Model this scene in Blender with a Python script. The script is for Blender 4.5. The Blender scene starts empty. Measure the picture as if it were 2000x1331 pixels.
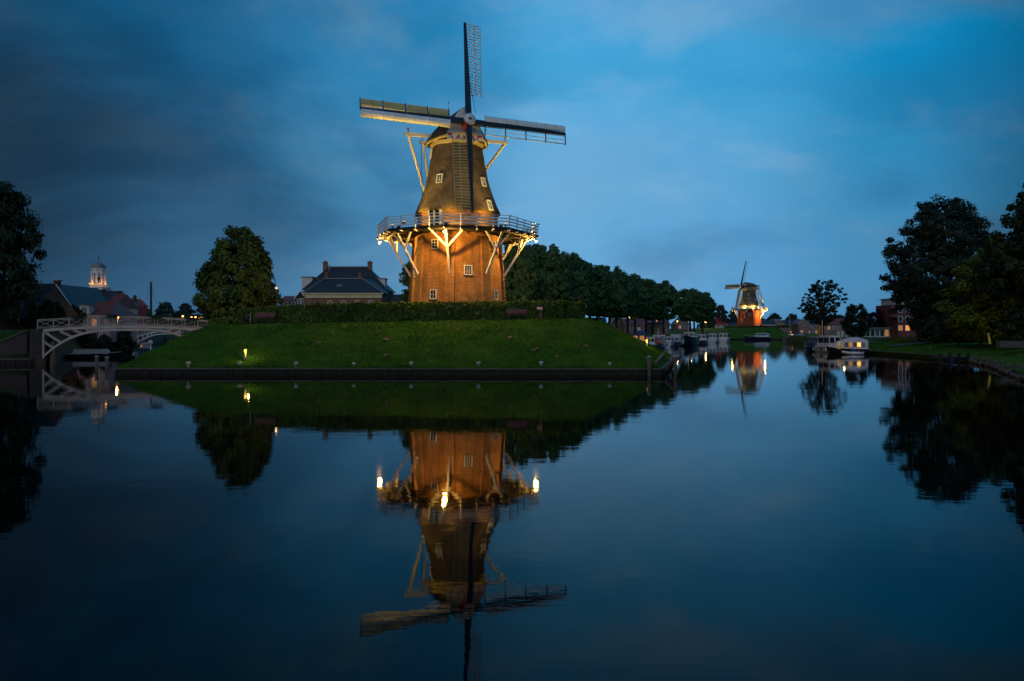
import bpy, math, random
import numpy as np
from mathutils import Vector, Matrix
from mathutils.geometry import tessellate_polygon
R = math.radians
F, CZ, YH = 1480.0, 3.65, 645.0        # focal length in photo pixels, eye height above the water, horizon row
sc = bpy.context.scene
# ---------------------------------------------------------------- camera
cam_d = bpy.data.cameras.new('camera'); cam = bpy.data.objects.new('camera', cam_d); sc.collection.objects.link(cam)
cam.location = (0, 0, CZ); cam.rotation_euler = (R(90), 0, 0)
cam_d.sensor_width = 36; cam_d.lens = 36 * F / 2000
cam_d.shift_y = (YH - 665.5) / 2000.0
cam_d.clip_start = 0.5; cam_d.clip_end = 6000
sc.camera = cam
# ---------------------------------------------------------------- sky
SUN_EL, SUN_ROT = 4.0, 200.0
world = bpy.data.worlds.new('World'); sc.world = world; world.use_nodes = True
wt = world.node_tree; wt.nodes.clear()
def wn(t, **k):
    n = wt.nodes.new(t)
    for a, b in k.items(): setattr(n, a, b)
    return n
def wl(a, b): wt.links.new(a, b)
def wmath(op, a, b=None, clamp=False):
    n = wn('ShaderNodeMath', operation=op); n.use_clamp = clamp
    for i, v in enumerate((a, b)):
        if v is None: continue
        if isinstance(v, (int, float)): n.inputs[i].default_value = v
        else: wl(v, n.inputs[i])
    return n.outputs[0]
def wramp(fac, stops, interp='EASE'):
    n = wn('ShaderNodeValToRGB'); n.color_ramp.interpolation = interp
    e = n.color_ramp.elements
    while len(e) < len(stops): e.new(0.5)
    for x, (p, c) in zip(e, stops): x.position = p; x.color = (*c, 1) if len(c) == 3 else c
    wl(fac, n.inputs[0]); return n.outputs[0]
def wmix(fac, a, b, blend='MIX'):
    n = wn('ShaderNodeMix', data_type='RGBA', blend_type=blend)
    for i, v in ((0, fac), (6, a), (7, b)):
        if isinstance(v, (int, float)): n.inputs[i].default_value = v
        elif isinstance(v, tuple): n.inputs[i].default_value = (*v, 1)
        else: wl(v, n.inputs[i])
    return n.outputs[2]
tc = wn('ShaderNodeTexCoord'); sep = wn('ShaderNodeSeparateXYZ'); wl(tc.outputs['Generated'], sep.inputs[0])
dx, dy, dz = sep.outputs
sky = wn('ShaderNodeTexSky', sky_type='NISHITA', sun_disc=False, sun_elevation=R(SUN_EL), sun_rotation=R(SUN_ROT), air_density=1.6, dust_density=0.4, ozone_density=6.0)
# thin cloud deck seen in perspective: noise on a plane overhead
den = wmath('ADD', wmath('MAXIMUM', dz, 0.0), 0.42)
comb = wn('ShaderNodeCombineXYZ'); wl(wmath('DIVIDE', dx, den), comb.inputs[0]); wl(wmath('DIVIDE', dy, den), comb.inputs[1])
mp = wn('ShaderNodeMapping'); mp.inputs['Scale'].default_value = (1.5, 2.0, 1.0); mp.inputs['Rotation'].default_value = (0, 0, R(-28)); mp.inputs['Location'].default_value = (3.1, 1.7, 0)
wl(comb.outputs[0], mp.inputs[0])
def wnoise(scale, detail, rough, dist=0.0):
    n = wn('ShaderNodeTexNoise'); n.inputs['Scale'].default_value = scale; n.inputs['Detail'].default_value = detail
    n.inputs['Roughness'].default_value = rough; n.inputs['Distortion'].default_value = dist
    wl(mp.outputs[0], n.inputs['Vector']); return n.outputs['Fac']
n1 = wnoise(0.75, 7, 0.52, 0.35)
n2 = wnoise(2.1, 8, 0.58, 0.25)
# a broad dark cloud bank fills the sky to the left, clearer blue to the right
side = wmath('ADD', dx, wmath('MULTIPLY', wmath('SUBTRACT', n1, 0.5), 0.34))
azi = wramp(wmath('ADD', wmath('MULTIPLY', side, 0.5), 0.5), [(0.0, (.008, .026, .050)), (.20, (.013, .055, .108)), (.31, (.018, .125, .260)), (.42, (.038, .245, .475)),
            (.54, (.095, .40, .71)), (.63, (.062, .37, .68)), (.71, (.008, .27, .54)), (.785, (.001, .115, .24)), (1.0, (.001, .075, .165))])
# deeper colour overhead, greyer toward the horizon
elev = wramp(wmath('MAXIMUM', dz, 0.0), [(0.0, (.80, .90, 1.0)), (.06, (.92, .98, 1.05)), (.16, (1.05, 1.0, 1.0)), (.27, (.92, 1.0, 1.02)), (.36, (.45, .92, 1.0)), (.42, (.24, .84, .98)), (.6, (.30, .6, .75)), (1.0, (.3, .5, .65))], 'LINEAR')
base = wmix(1.0, azi, elev, 'MULTIPLY')
veil = wramp(n1, [(.42, (0, 0, 0)), (.68, (1, 1, 1))])
wisps = wramp(n2, [(.46, (0, 0, 0)), (.74, (1, 1, 1))])
lowmask = wramp(wmath('MAXIMUM', dz, 0.0), [(0.0, (.25, .25, .25)), (.14, (1, 1, 1))])
lum = wn('ShaderNodeRGBToBW'); wl(base, lum.inputs[0])
greyer = wn('ShaderNodeCombineColor'); 
for i, k in enumerate((.50, 1.16, 1.92)): wl(wmath('MULTIPLY', lum.outputs[0], k), greyer.inputs[i])
c1 = wmix(wmath('MULTIPLY', wmath('MULTIPLY', veil, lowmask), 0.60), base, greyer.outputs[0])
brt = wmix(1.0, greyer.outputs[0], (1.30, 1.20, 1.14), 'MULTIPLY')
c2 = wmix(wmath('MULTIPLY', wmath('MULTIPLY', wisps, lowmask), 0.66), c1, brt)
hfac = wramp(wmath('MAXIMUM', dz, 0.0), [(0.0, (.50, .50, .50)), (.12, (.36, .36, .36)), (.30, (0, 0, 0))], 'LINEAR')
c2 = wmix(hfac, c2, wmix(1.0, greyer.outputs[0], (1.16, 1.0, .96), 'MULTIPLY'))
dark = wramp(n1, [(.30, (.58, .64, .70)), (.50, (1, 1, 1))])
c3 = wmix(1.0, c2, dark, 'MULTIPLY')
bg1 = wn('ShaderNodeBackground'); wl(c3, bg1.inputs[0]); bg1.inputs[1].default_value = 1.02
bg2 = wn('ShaderNodeBackground'); wl(sky.outputs[0], bg2.inputs[0]); bg2.inputs[1].default_value = 0.05
mixw = wn('ShaderNodeMixShader'); mixw.inputs[0].default_value = 0.04
wl(bg1.outputs[0], mixw.inputs[1]); wl(bg2.outputs[0], mixw.inputs[2])
wo = wn('ShaderNodeOutputWorld'); wl(mixw.outputs[0], wo.inputs[0])
# ---------------------------------------------------------------- last glow of the set sun, soft, from behind the camera
sd = bpy.data.lights.new('sun', 'SUN'); sun = bpy.data.objects.new('sun', sd); sc.collection.objects.link(sun)
sd.energy = 0.50; sd.angle = R(70); sd.color = (1.0, .86, .74)
az = R(SUN_ROT); el = R(28)
sdir = Vector((math.sin(az) * math.cos(el), math.cos(az) * math.cos(el), math.sin(el)))
sun.rotation_euler = sdir.to_track_quat('Z', 'Y').to_euler()
# ---------------------------------------------------------------- exposure
vs = sc.view_settings; vs.view_transform = 'Standard'; vs.look = 'None'; vs.exposure = 0.0; vs.gamma = 1.0; vs.use_curve_mapping = False
sc.cycles.max_bounces = 6; sc.cycles.diffuse_bounces = 2; sc.cycles.glossy_bounces = 3; sc.cycles.transmission_bounces = 3; sc.cycles.transparent_max_bounces = 6
sc.cycles.sample_clamp_indirect = 4.0; sc.cycles.use_denoising = True

COL = sc.collection
def px(x, Y): return (x - 1000.0) / F * Y
def pz(y, Y): return CZ - (y - YH) / F * Y
def P(x, y, Y): return Vector((px(x, Y), Y, pz(y, Y)))

# ---------------------------------------------------------------- materials
MATS = {}
def newmat(name):
    m = bpy.data.materials.new(name); m.use_nodes = True; MATS[name] = m
    nt = m.node_tree; b = nt.nodes['Principled BSDF']; return m, nt, b
def node(nt, t, **k):
    n = nt.nodes.new(t)
    for a, v in k.items(): setattr(n, a, v)
    return n
def ramp(nt, fac, stops):
    n = node(nt, 'ShaderNodeValToRGB'); e = n.color_ramp.elements
    while len(e) < len(stops): e.new(.5)
    for x, (p, c) in zip(e, stops): x.position = p; x.color = (*c, 1)
    nt.links.new(fac, n.inputs[0]); return n.outputs[0]
def mixc(nt, fac, a, b, blend='MIX'):
    n = node(nt, 'ShaderNodeMix', data_type='RGBA', blend_type=blend)
    for i, v in ((0, fac), (6, a), (7, b)):
        if isinstance(v, (int, float)): n.inputs[i].default_value = v
        elif isinstance(v, tuple): n.inputs[i].default_value = (*v, 1)
        else: nt.links.new(v, n.inputs[i])
    return n.outputs[2]
def coords(nt, kind='Object', scale=(1, 1, 1)):
    t = node(nt, 'ShaderNodeTexCoord'); mpn = node(nt, 'ShaderNodeMapping'); mpn.inputs['Scale'].default_value = scale
    nt.links.new(t.outputs[kind], mpn.inputs[0]); return mpn.outputs[0]
def noise(nt, vec, scale, detail=4, rough=.55):
    n = node(nt, 'ShaderNodeTexNoise'); n.inputs['Scale'].default_value = scale; n.inputs['Detail'].default_value = detail; n.inputs['Roughness'].default_value = rough
    nt.links.new(vec, n.inputs['Vector']); return n.outputs['Fac']
def bump(nt, b, h, strength, dist):
    n = node(nt, 'ShaderNodeBump'); n.inputs['Strength'].default_value = strength; n.inputs['Distance'].default_value = dist
    nt.links.new(h, n.inputs['Height']); nt.links.new(n.outputs[0], b.inputs['Normal'])
def plain(name, c, rough=.6, var=.25, scale=1.3, metal=0.0, spec=.5):
    """paint, wood, metal: colour with patchy wear and fine relief"""
    m, nt, b = newmat(name); v = coords(nt)
    f = noise(nt, v, scale, 6, .65)
    lo = tuple(x * (1 - var) for x in c); hi = tuple(min(1, x * (1 + var)) for x in c)
    nt.links.new(ramp(nt, f, [(.3, lo), (.7, hi)]), b.inputs['Base Color'])
    b.inputs['Roughness'].default_value = rough; b.inputs['Metallic'].default_value = metal; b.inputs['Specular IOR Level'].default_value = spec
    bump(nt, b, noise(nt, v, 14, 3), .25, .02); return m
def brick(name, c1, c2, mortar, bw=.22, bh=.065, mort=.012, blotch=.35):
    m, nt, b = newmat(name); uv = coords(nt, 'UV'); ob = coords(nt)
    t = node(nt, 'ShaderNodeTexBrick'); nt.links.new(uv, t.inputs['Vector'])
    t.inputs['Scale'].default_value = 1; t.inputs['Brick Width'].default_value = bw; t.inputs['Row Height'].default_value = bh
    t.inputs['Mortar Size'].default_value = mort; t.inputs['Mortar Smooth'].default_value = .3; t.inputs['Bias'].default_value = 0
    t.inputs['Color1'].default_value = (*c1, 1); t.inputs['Color2'].default_value = (*c2, 1); t.inputs['Mortar'].default_value = (*mortar, 1)
    n = noise(nt, ob, .55, 7, .65); k = 1 - blotch
    col = mixc(nt, 1.0, t.outputs[0], ramp(nt, n, [(.3, (k, k, k)), (.7, (1.15, 1.12, 1.1))]), 'MULTIPLY')
    sv = coords(nt, 'UV', (.9, 5.5, 1)); col = mixc(nt, 1.0, col, ramp(nt, noise(nt, sv, 1.3, 6, .7), [(.3, (.68, .66, .66)), (.7, (1.22, 1.2, 1.16))]), 'MULTIPLY')
    dv_ = coords(nt, 'UV', (2.2, .22, 1)); col = mixc(nt, 1.0, col, ramp(nt, noise(nt, dv_, 1.0, 5, .65), [(.34, (.70, .70, .72)), (.55, (1.05, 1.05, 1.05))]), 'MULTIPLY')
    nt.links.new(col, b.inputs['Base Color']); b.inputs['Roughness'].default_value = .85
    inv = node(nt, 'ShaderNodeMath', operation='SUBTRACT'); inv.inputs[0].default_value = 1; nt.links.new(t.outputs['Fac'], inv.inputs[1])
    bump(nt, b, inv.outputs[0], .6, .012); return m
def tiles(name, c, var=.35, tw=.26, th=.33):
    m, nt, b = newmat(name); uv = coords(nt, 'UV')
    t = node(nt, 'ShaderNodeTexBrick'); nt.links.new(uv, t.inputs['Vector']); t.offset = 0.0
    t.inputs['Scale'].default_value = 1; t.inputs['Brick Width'].default_value = tw; t.inputs['Row Height'].default_value = th
    t.inputs['Mortar Size'].default_value = .03; t.inputs['Mortar Smooth'].default_value = .6
    a = tuple(x * (1 - var) for x in c); d = tuple(x * (1 + var) for x in c)
    t.inputs['Color1'].default_value = (*a, 1); t.inputs['Color2'].default_value = (*d, 1); t.inputs['Mortar'].default_value = (*[x * .35 for x in c], 1)
    n = noise(nt, coords(nt), .8, 6, .65)
    nt.links.new(mixc(nt, 1.0, t.outputs[0], ramp(nt, n, [(.3, (.7, .7, .7)), (.7, (1.2, 1.2, 1.2))]), 'MULTIPLY'), b.inputs['Base Color'])
    b.inputs['Roughness'].default_value = .55
    w = node(nt, 'ShaderNodeTexWave', bands_direction='X'); w.inputs['Scale'].default_value = 1 / tw / 3.14; nt.links.new(uv, w.inputs['Vector'])
    bump(nt, b, w.outputs['Fac'], .6, .05); return m
def leafmat(name, c1, c2, trans=.25, dry=None):
    m, nt, b = newmat(name)
    g = node(nt, 'ShaderNodeNewGeometry'); n = noise(nt, coords(nt), .45, 3)
    col = mixc(nt, g.outputs['Random Per Island'], c1, c2)
    col = mixc(nt, 1.0, col, ramp(nt, n, [(.32, (.50, .58, .60)), (.68, (1.45, 1.32, 1.1))]), 'MULTIPLY')
    if dry:      # worn, dry patches and mowing swathes
        n3 = noise(nt, coords(nt), .30, 6, .7); col = mixc(nt, ramp(nt, n3, [(.52, (0, 0, 0)), (.68, (.38, .38, .38))]), col, dry)
        n4 = noise(nt, coords(nt, 'Object', (.12, 1.6, 1.6)), 1.0, 3, .5); col = mixc(nt, 1.0, col, ramp(nt, n4, [(.36, (.72, .74, .7)), (.64, (1.2, 1.18, 1.1))]), 'MULTIPLY')
    nt.links.new(col, b.inputs['Base Color']); b.inputs['Roughness'].default_value = .6; b.inputs['Specular IOR Level'].default_value = .25
    tr = node(nt, 'ShaderNodeBsdfTranslucent'); nt.links.new(col, tr.inputs[0])
    mx = node(nt, 'ShaderNodeMixShader'); mx.inputs[0].default_value = trans
    nt.links.new(b.outputs[0], mx.inputs[1]); nt.links.new(tr.outputs[0], mx.inputs[2])
    nt.links.new(mx.outputs[0], nt.nodes['Material Output'].inputs['Surface']); return m
def emit(name, c, s):
    m, nt, b = newmat(name); b.inputs['Base Color'].default_value = (*[x * .5 for x in c], 1)
    b.inputs['Emission Color'].default_value = (*c, 1); b.inputs['Emission Strength'].default_value = s; return m
def glass(name, c=(.012, .018, .025), rough=.06):
    m, nt, b = newmat(name); b.inputs['Base Color'].default_value = (*c, 1); b.inputs['Roughness'].default_value = rough
    bump(nt, b, noise(nt, coords(nt), 1.2, 2), .15, .02); return m
def groundmat(name, stops, scale=.6, rough=.95, bumpd=.06):
    m, nt, b = newmat(name); v = coords(nt)
    n1_ = noise(nt, v, scale, 8, .65); n2_ = noise(nt, v, scale * 14, 4, .6)
    col = ramp(nt, n1_, stops)
    col = mixc(nt, 1.0, col, ramp(nt, n2_, [(.3, (.6, .62, .6)), (.7, (1.3, 1.25, 1.2))]), 'MULTIPLY')
    nt.links.new(col, b.inputs['Base Color']); b.inputs['Roughness'].default_value = rough; b.inputs['Specular IOR Level'].default_value = .15
    bump(nt, b, n2_, .6, bumpd); return m

brick('brick_mill', (.27, .100, .024), (.47, .195, .050), (.46, .30, .12), .30, .11, .018, .5)
brick('brick_red', (.21, .070, .042), (.29, .10, .058), (.28, .22, .18))
brick('brick_dark', (.040, .028, .025), (.06, .042, .036), (.07, .06, .055))
brick('brick_mauve', (.20, .10, .10), (.28, .15, .13), (.3, .26, .24))
brick('brick_plum', (.16, .040, .042), (.23, .062, .050), (.17, .08, .08))
brick('brick_crimson', (.26, .040, .022), (.38, .065, .024), (.25, .09, .05)); brick('brick_grey', (.13, .115, .105), (.18, .16, .145), (.2, .18, .17), .4, .2)
tiles('tile_black', (.030, .034, .042), .4); tiles('tile_red', (.23, .045, .030)); tiles('tile_slate', (.026, .032, .045), .3, .3, .25); tiles('tile_bright_red', (.42, .035, .03))
plain('white_paint', (.72, .71, .69), .5, .12); plain('cream_paint', (.62, .53, .33), .5, .12); plain('yellow_paint', (.70, .50, .06), .45, .12)
plain('red_paint', (.42, .02, .025), .45, .15); plain('navy_paint', (.010, .014, .026), .4, .2); plain('black_wood', (.014, .013, .013), .75, .4)
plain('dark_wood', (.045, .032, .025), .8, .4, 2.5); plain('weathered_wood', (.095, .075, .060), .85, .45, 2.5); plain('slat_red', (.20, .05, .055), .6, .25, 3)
plain('grey_metal', (.30, .31, .32), .4, .15, 2, .4); plain('dark_metal', (.03, .032, .036), .45, .2, 2, .5); plain('pale_stone', (.42, .40, .37), .85, .25)
plain('white_hull', (.56, .56, .58), .3, .12); plain('navy_hull', (.012, .018, .045), .25, .15); plain('black_hull', (.010, .012, .016), .3, .2)
plain('canvas', (.44, .44, .48), .85, .12, 1.0); plain('canvas_blue', (.02, .04, .12), .85, .15); plain('tan_canvas', (.60, .47, .20), .85, .18, .8)
plain('boat_red', (.40, .05, .035), .4, .2); plain('lifebuoy_yellow', (.75, .52, .02), .5, .1); plain('dinghy_blue', (.02, .05, .35), .6, .15); plain('teak', (.23, .14, .08), .6, .25)
plain('plaster_pink', (.52, .30, .31), .85, .15); plain('plaster_red', (.50, .05, .05), .8, .2, .7); plain('plaster_white', (.62, .60, .58), .85, .12); plain('lead', (.20, .215, .23), .6, .2)
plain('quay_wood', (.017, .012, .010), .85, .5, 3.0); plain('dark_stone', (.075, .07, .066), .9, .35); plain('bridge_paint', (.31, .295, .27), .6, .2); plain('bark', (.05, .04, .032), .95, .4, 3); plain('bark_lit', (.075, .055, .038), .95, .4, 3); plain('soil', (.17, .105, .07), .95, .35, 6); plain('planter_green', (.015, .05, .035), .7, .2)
glass('pane'); glass('pane_pale', (.10, .12, .14), .12)
plain('curtain', (.42, .40, .40), .9, .1)
emit('lamp_warm', (1.0, .48, .12), 4.5); emit('lamp_white', (1.0, .76, .42), 6); emit('lamp_amber', (1.0, .46, .05), 2.4); emit('lamp_dim', (1.0, .50, .16), 2.2); emit('lit_pane', (1.0, .36, .05), .85); emit('lit_pane_bright', (1.0, .50, .10), 1.5); emit('lit_pane_dim', (1.0, .42, .12), .28)
leafmat('leaf_chestnut', (.050, .090, .016), (.082, .122, .026)); leafmat('leaf_lime', (.048, .120, .048), (.078, .165, .064)); leafmat('leaf_dark', (.016, .032, .014), (.034, .058, .022))
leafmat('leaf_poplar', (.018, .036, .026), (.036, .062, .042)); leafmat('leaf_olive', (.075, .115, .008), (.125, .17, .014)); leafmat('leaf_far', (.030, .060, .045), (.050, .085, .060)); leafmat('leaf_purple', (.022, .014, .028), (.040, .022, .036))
leafmat('leaf_hedge', (.046, .098, .012), (.115, .165, .024)); leafmat('blade', (.018, .108, .003), (.060, .190, .007), .2, (.13, .14, .03)); leafmat('reed', (.060, .080, .025), (.12, .125, .045), .2)
groundmat('grass', [(.30, (.014, .060, .003)), (.5, (.034, .105, .006)), (.70, (.075, .130, .012))])
groundmat('gravel', [(.3, (.16, .145, .12)), (.7, (.26, .235, .2))], 2.0, .95, .03)
groundmat('earth', [(.3, (.020, .026, .012)), (.7, (.045, .05, .022))], .4)
groundmat('paving', [(.3, (.07, .065, .062)), (.7, (.12, .11, .1))], 1.0, .9, .02)
# thatch: streaked reed, weathered in patches, moss under the windows
m, nt, b = newmat('thatch'); v = coords(nt, 'UV', (9, 1.1, 1)); o_ = coords(nt)
n1_ = noise(nt, v, 1.6, 8, .7); n2_ = noise(nt, o_, .5, 6, .65)
col = ramp(nt, n1_, [(.28, (.075, .055, .038)), (.72, (.21, .165, .12))])
col = mixc(nt, 1.0, col, ramp(nt, n2_, [(.32, (.48, .48, .44)), (.68, (1.35, 1.28, 1.18))]), 'MULTIPLY')
nt.links.new(col, b.inputs['Base Color']); b.inputs['Roughness'].default_value = .95; b.inputs['Specular IOR Level'].default_value = .1; bump(nt, b, n1_, 1.0, .12)
# water: dark canal with a light swell
m, nt, b = newmat('water'); b.inputs['Base Color'].default_value = (.0008, .0014, .0020, 1); b.inputs['Roughness'].default_value = .02; b.inputs['IOR'].default_value = 1.2
v = coords(nt, 'Object', (1.0, 1.0, 1.0)); a1 = noise(nt, v, .55, 2, .5); v2 = coords(nt, 'Object', (.6, 1.6, 1)); a2 = noise(nt, v2, 2.4, 3, .55)
mxn = node(nt, 'ShaderNodeMath', operation='MULTIPLY_ADD'); nt.links.new(a2, mxn.inputs[0]); mxn.inputs[1].default_value = .22; nt.links.new(a1, mxn.inputs[2])
bump(nt, b, mxn.outputs[0], 1.0, .0048)

# ---------------------------------------------------------------- mesh helpers
class MB:
    """collects boxes, bars, tubes, lathes and sheets; build() links them as ONE mesh object"""
    def __init__(s): s.v = []; s.f = []; s.sm = []
    def add(s, vs_, fs, smooth=False):
        o = len(s.v); s.v += [tuple(p) for p in vs_]; s.f += [tuple(i + o for i in f) for f in fs]; s.sm += [smooth] * len(fs); return s
    def box(s, c, d, rz=0, M=None):
        x, y, z = d[0] / 2, d[1] / 2, d[2] / 2
        vs_ = [Vector((a * x, b_ * y, c_ * z)) for a in (-1, 1) for b_ in (-1, 1) for c_ in (-1, 1)]
        m_ = M or Matrix.Rotation(rz, 4, 'Z')
        return s.add([m_ @ p + Vector(c) for p in vs_], [(0, 1, 3, 2), (4, 6, 7, 5), (0, 4, 5, 1), (2, 3, 7, 6), (0, 2, 6, 4), (1, 5, 7, 3)])
    def bar(s, p, q, w, h=None, up=(0, 0, 1), w2=None, h2=None):
        p, q = Vector(p), Vector(q); h = h or w; w2 = w if w2 is None else w2; h2 = h if h2 is None else h2
        d = (q - p).normalized(); u = Vector(up); a = d.cross(u)
        if a.length < 1e-4: a = d.cross(Vector((1, 0, 0)))
        a.normalize(); n = a.cross(d).normalized()
        vs_ = [p + a * (i * w / 2) + n * (j * h / 2) for i, j in ((-1, -1), (1, -1), (1, 1), (-1, 1))] + [q + a * (i * w2 / 2) + n * (j * h2 / 2) for i, j in ((-1, -1), (1, -1), (1, 1), (-1, 1))]
        return s.add(vs_, [(0, 1, 2, 3), (7, 6, 5, 4), (0, 4, 5, 1), (1, 5, 6, 2), (2, 6, 7, 3), (3, 7, 4, 0)])
    def tube(s, p, q, r0, r1=None, n=8):
        p, q = Vector(p), Vector(q); r1 = r0 if r1 is None else r1; d = (q - p).normalized()
        a = d.orthogonal().normalized(); b_ = d.cross(a)
        vs_ = [p + (a * math.cos(t) + b_ * math.sin(t)) * r0 for t in [2 * math.pi * i / n for i in range(n)]] + [q + (a * math.cos(t) + b_ * math.sin(t)) * r1 for t in [2 * math.pi * i / n for i in range(n)]]
        return s.add(vs_, [(i, (i + 1) % n, n + (i + 1) % n, n + i) for i in range(n)] + [tuple(range(n - 1, -1, -1)), tuple(range(n, 2 * n))], True)
    def path(s, pts, r, n=6):
        for i in range(len(pts) - 1): s.tube(pts[i], pts[i + 1], r, r, n)
        return s
    def lathe(s, prof, n=16, c=(0, 0, 0), smooth=True, rot=0.0):
        c = Vector(c); vs_ = []
        for r_, z in prof: vs_ += [c + Vector((r_ * math.cos(2 * math.pi * (i) / n + rot), r_ * math.sin(2 * math.pi * (i) / n + rot), z)) for i in range(n)]
        fs = [(k * n + i, k * n + (i + 1) % n, (k + 1) * n + (i + 1) % n, (k + 1) * n + i) for k in range(len(prof) - 1) for i in range(n)]
        fs += [tuple(range(n - 1, -1, -1)), tuple((len(prof) - 1) * n + i for i in range(n))]
        return s.add(vs_, fs, smooth)
    def grid(s, rows, smooth=True):
        n = len(rows[0]); vs_ = [p for r_ in rows for p in r_]
        return s.add(vs_, [(k * n + i, k * n + i + 1, (k + 1) * n + i + 1, (k + 1) * n + i) for k in range(len(rows) - 1) for i in range(n - 1)], smooth)
    def prism(s, poly, d):
        """poly: 3-D outline, extruded along vector d"""
        d = Vector(d); n = len(poly); vs_ = [Vector(p) for p in poly] + [Vector(p) + d for p in poly]
        return s.add(vs_, [tuple(range(n)), tuple(range(2 * n - 1, n - 1, -1))] + [(i, n + i, n + (i + 1) % n, (i + 1) % n) for i in range(n)])
    def mesh(s, name, mat, uv=False):
        me = bpy.data.meshes.new(name); me.from_pydata(s.v, [], s.f); me.materials.append(MATS[mat] if isinstance(mat, str) else mat)
        if any(s.sm): me.polygons.foreach_set('use_smooth', s.sm)
        if uv: planar_uv(me)
        me.update(); return me
    def build(s, name, mat, parent=None, uv=False): return link(name, s.mesh(name, mat, uv), parent)
def planar_uv(me):
    l = me.uv_layers.new(name='UVMap').data; Z = Vector((0, 0, 1))
    for p in me.polygons:
        n = p.normal; t = Z.cross(n); t = t.normalized() if t.length > .02 else Vector((1, 0, 0)); bt = n.cross(t)
        for li in p.loop_indices:
            co = me.vertices[me.loops[li].vertex_index].co; l[li].uv = (co.dot(t), co.dot(bt))
def link(name, me, parent=None):
    o = bpy.data.objects.new(name, me); COL.objects.link(o)
    if parent is not None: o.parent = parent
    return o
def tag(o, label, cat, group=None):
    o['label'] = label; o['category'] = cat
    if group: o['group'] = group
    return o
def thing(name, label, cat, loc=(0, 0, 0), rz=0.0, group=None, scale=None):
    o = bpy.data.objects.new(name, None); COL.objects.link(o); o.location = loc; o.rotation_euler = (0, 0, rz); o.empty_display_size = .3
    if scale: o.scale = scale
    return tag(o, label, cat, group)
def struct(o): o['kind'] = 'structure'; return o
def stuff(o): o['kind'] = 'stuff'; return o
def copy_tree(o, parent=None):
    c = o.copy(); COL.objects.link(c); c.parent = parent
    for ch in list(o.children): copy_tree(ch, c)
    return c
def point(name, loc, w, c=(1, .62, .22), r=.12, parent=None):
    d = bpy.data.lights.new(name, 'POINT'); d.energy = w; d.color = c; d.shadow_soft_size = r
    o = bpy.data.objects.new(name, d); COL.objects.link(o); o.location = loc
    if parent is not None: o.parent = parent
    return o
def spot(name, loc, aim, w, c=(1, .66, .2), ang=70, r=.1, blend=.6, parent=None):
    d = bpy.data.lights.new(name, 'SPOT'); d.energy = w; d.color = c; d.spot_size = R(ang); d.spot_blend = blend; d.shadow_soft_size = r
    o = bpy.data.objects.new(name, d); COL.objects.link(o); o.location = loc
    o.rotation_euler = (Vector(aim) - Vector(loc)).to_track_quat('-Z', 'Y').to_euler()
    if parent is not None: o.parent = parent
    return o
def leaves_mesh(name, pts, nrm, size, mat, rng, aspect=1.5, bend=.25):
    """one small bent leaf blade (two triangles) per point"""
    n = len(pts); nrm = nrm / (np.linalg.norm(nrm, axis=1, keepdims=True) + 1e-9)
    t = rng.normal(size=(n, 3)); t -= (t * nrm).sum(1, keepdims=True) * nrm; t /= np.linalg.norm(t, axis=1, keepdims=True) + 1e-9
    bt = np.cross(nrm, t); s_ = size[:, None]
    a = pts - t * s_ * aspect / 2; c = pts + t * s_ * aspect / 2
    b1 = pts + bt * s_ / 2 + nrm * s_ * bend; b2 = pts - bt * s_ / 2 + nrm * s_ * bend
    vv = np.stack([a, b1, c, b2], 1).reshape(-1, 3)
    me = bpy.data.meshes.new(name)
    me.vertices.add(4 * n); me.vertices.foreach_set('co', vv.ravel().astype(np.float32))
    me.loops.add(4 * n); me.loops.foreach_set('vertex_index', np.arange(4 * n, dtype=np.int32))
    me.polygons.add(n); me.polygons.foreach_set('loop_start', np.arange(0, 4 * n, 4, dtype=np.int32))
    me.update(calc_edges=True); me.materials.append(MATS[mat]); return me
# ================================================================ the ground and the water
w_ = MB(); w_.grid([[(-420, -60, 0), (420, -60, 0)], [(-420, 345, 0), (420, 345, 0)]], False)
struct(w_.build('canal_water', 'water'))
rngT = random.Random(5)
def dens(ch, step):
    """chain of (B, T, zT): subdivide each span"""
    out = []
    for (b0, t0, z0), (b1, t1, z1) in zip(ch[:-1], ch[1:]):
        n = max(1, int(math.dist(b0, b1) / step))
        for i in range(n):
            k = i / n; out.append((tuple(b0[j] + (b1[j] - b0[j]) * k for j in (0, 1)), tuple(t0[j] + (t1[j] - t0[j]) * k for j in (0, 1)), z0 + (z1 - z0) * k))
    out.append(ch[-1]); return out
def wob(x, y): return .11 * math.sin(x * .9 + y * .31) * math.sin(y * .77 - x * .2) + .06 * math.sin(x * 2.3 + 1.7) * math.sin(y * 1.9)
def land(name, chain, zq, mat, closers, step=1.6, rows=9):
    d = dens(chain, step); mb = MB(); grid_rows = []
    for r_ in range(rows + 1):
        t = r_ / rows; row = []
        for (bx, by), (tx, ty), zt in d:
            h = math.sin(t * math.pi / 2) ** 1.05 if zt > 3 else t
            h = .78 * t + .22 * h if t < 1 else 1.0
            x, y = bx + (tx - bx) * t, by + (ty - by) * t
            z = zq + (zt - zq) * h + (wob(x, y) if 0 < r_ < rows else 0)
            row.append((x, y, z))
        grid_rows.append(row)
    mb.grid([[(x, y, -1.0) for (x, y, _) in grid_rows[0]]] + grid_rows)
    top = [Vector(p) for p in grid_rows[-1]] + [Vector(c) for c in closers]
    flat = [Vector((p.x, p.y, 0)) for p in top]
    mb.add(top, [tuple(t) for t in tessellate_polygon([flat])])
    o = struct(mb.build(name, mat))
    for p in o.data.polygons:
        if p.normal.z < -.3: p.flip()
    return o, grid_rows
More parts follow.
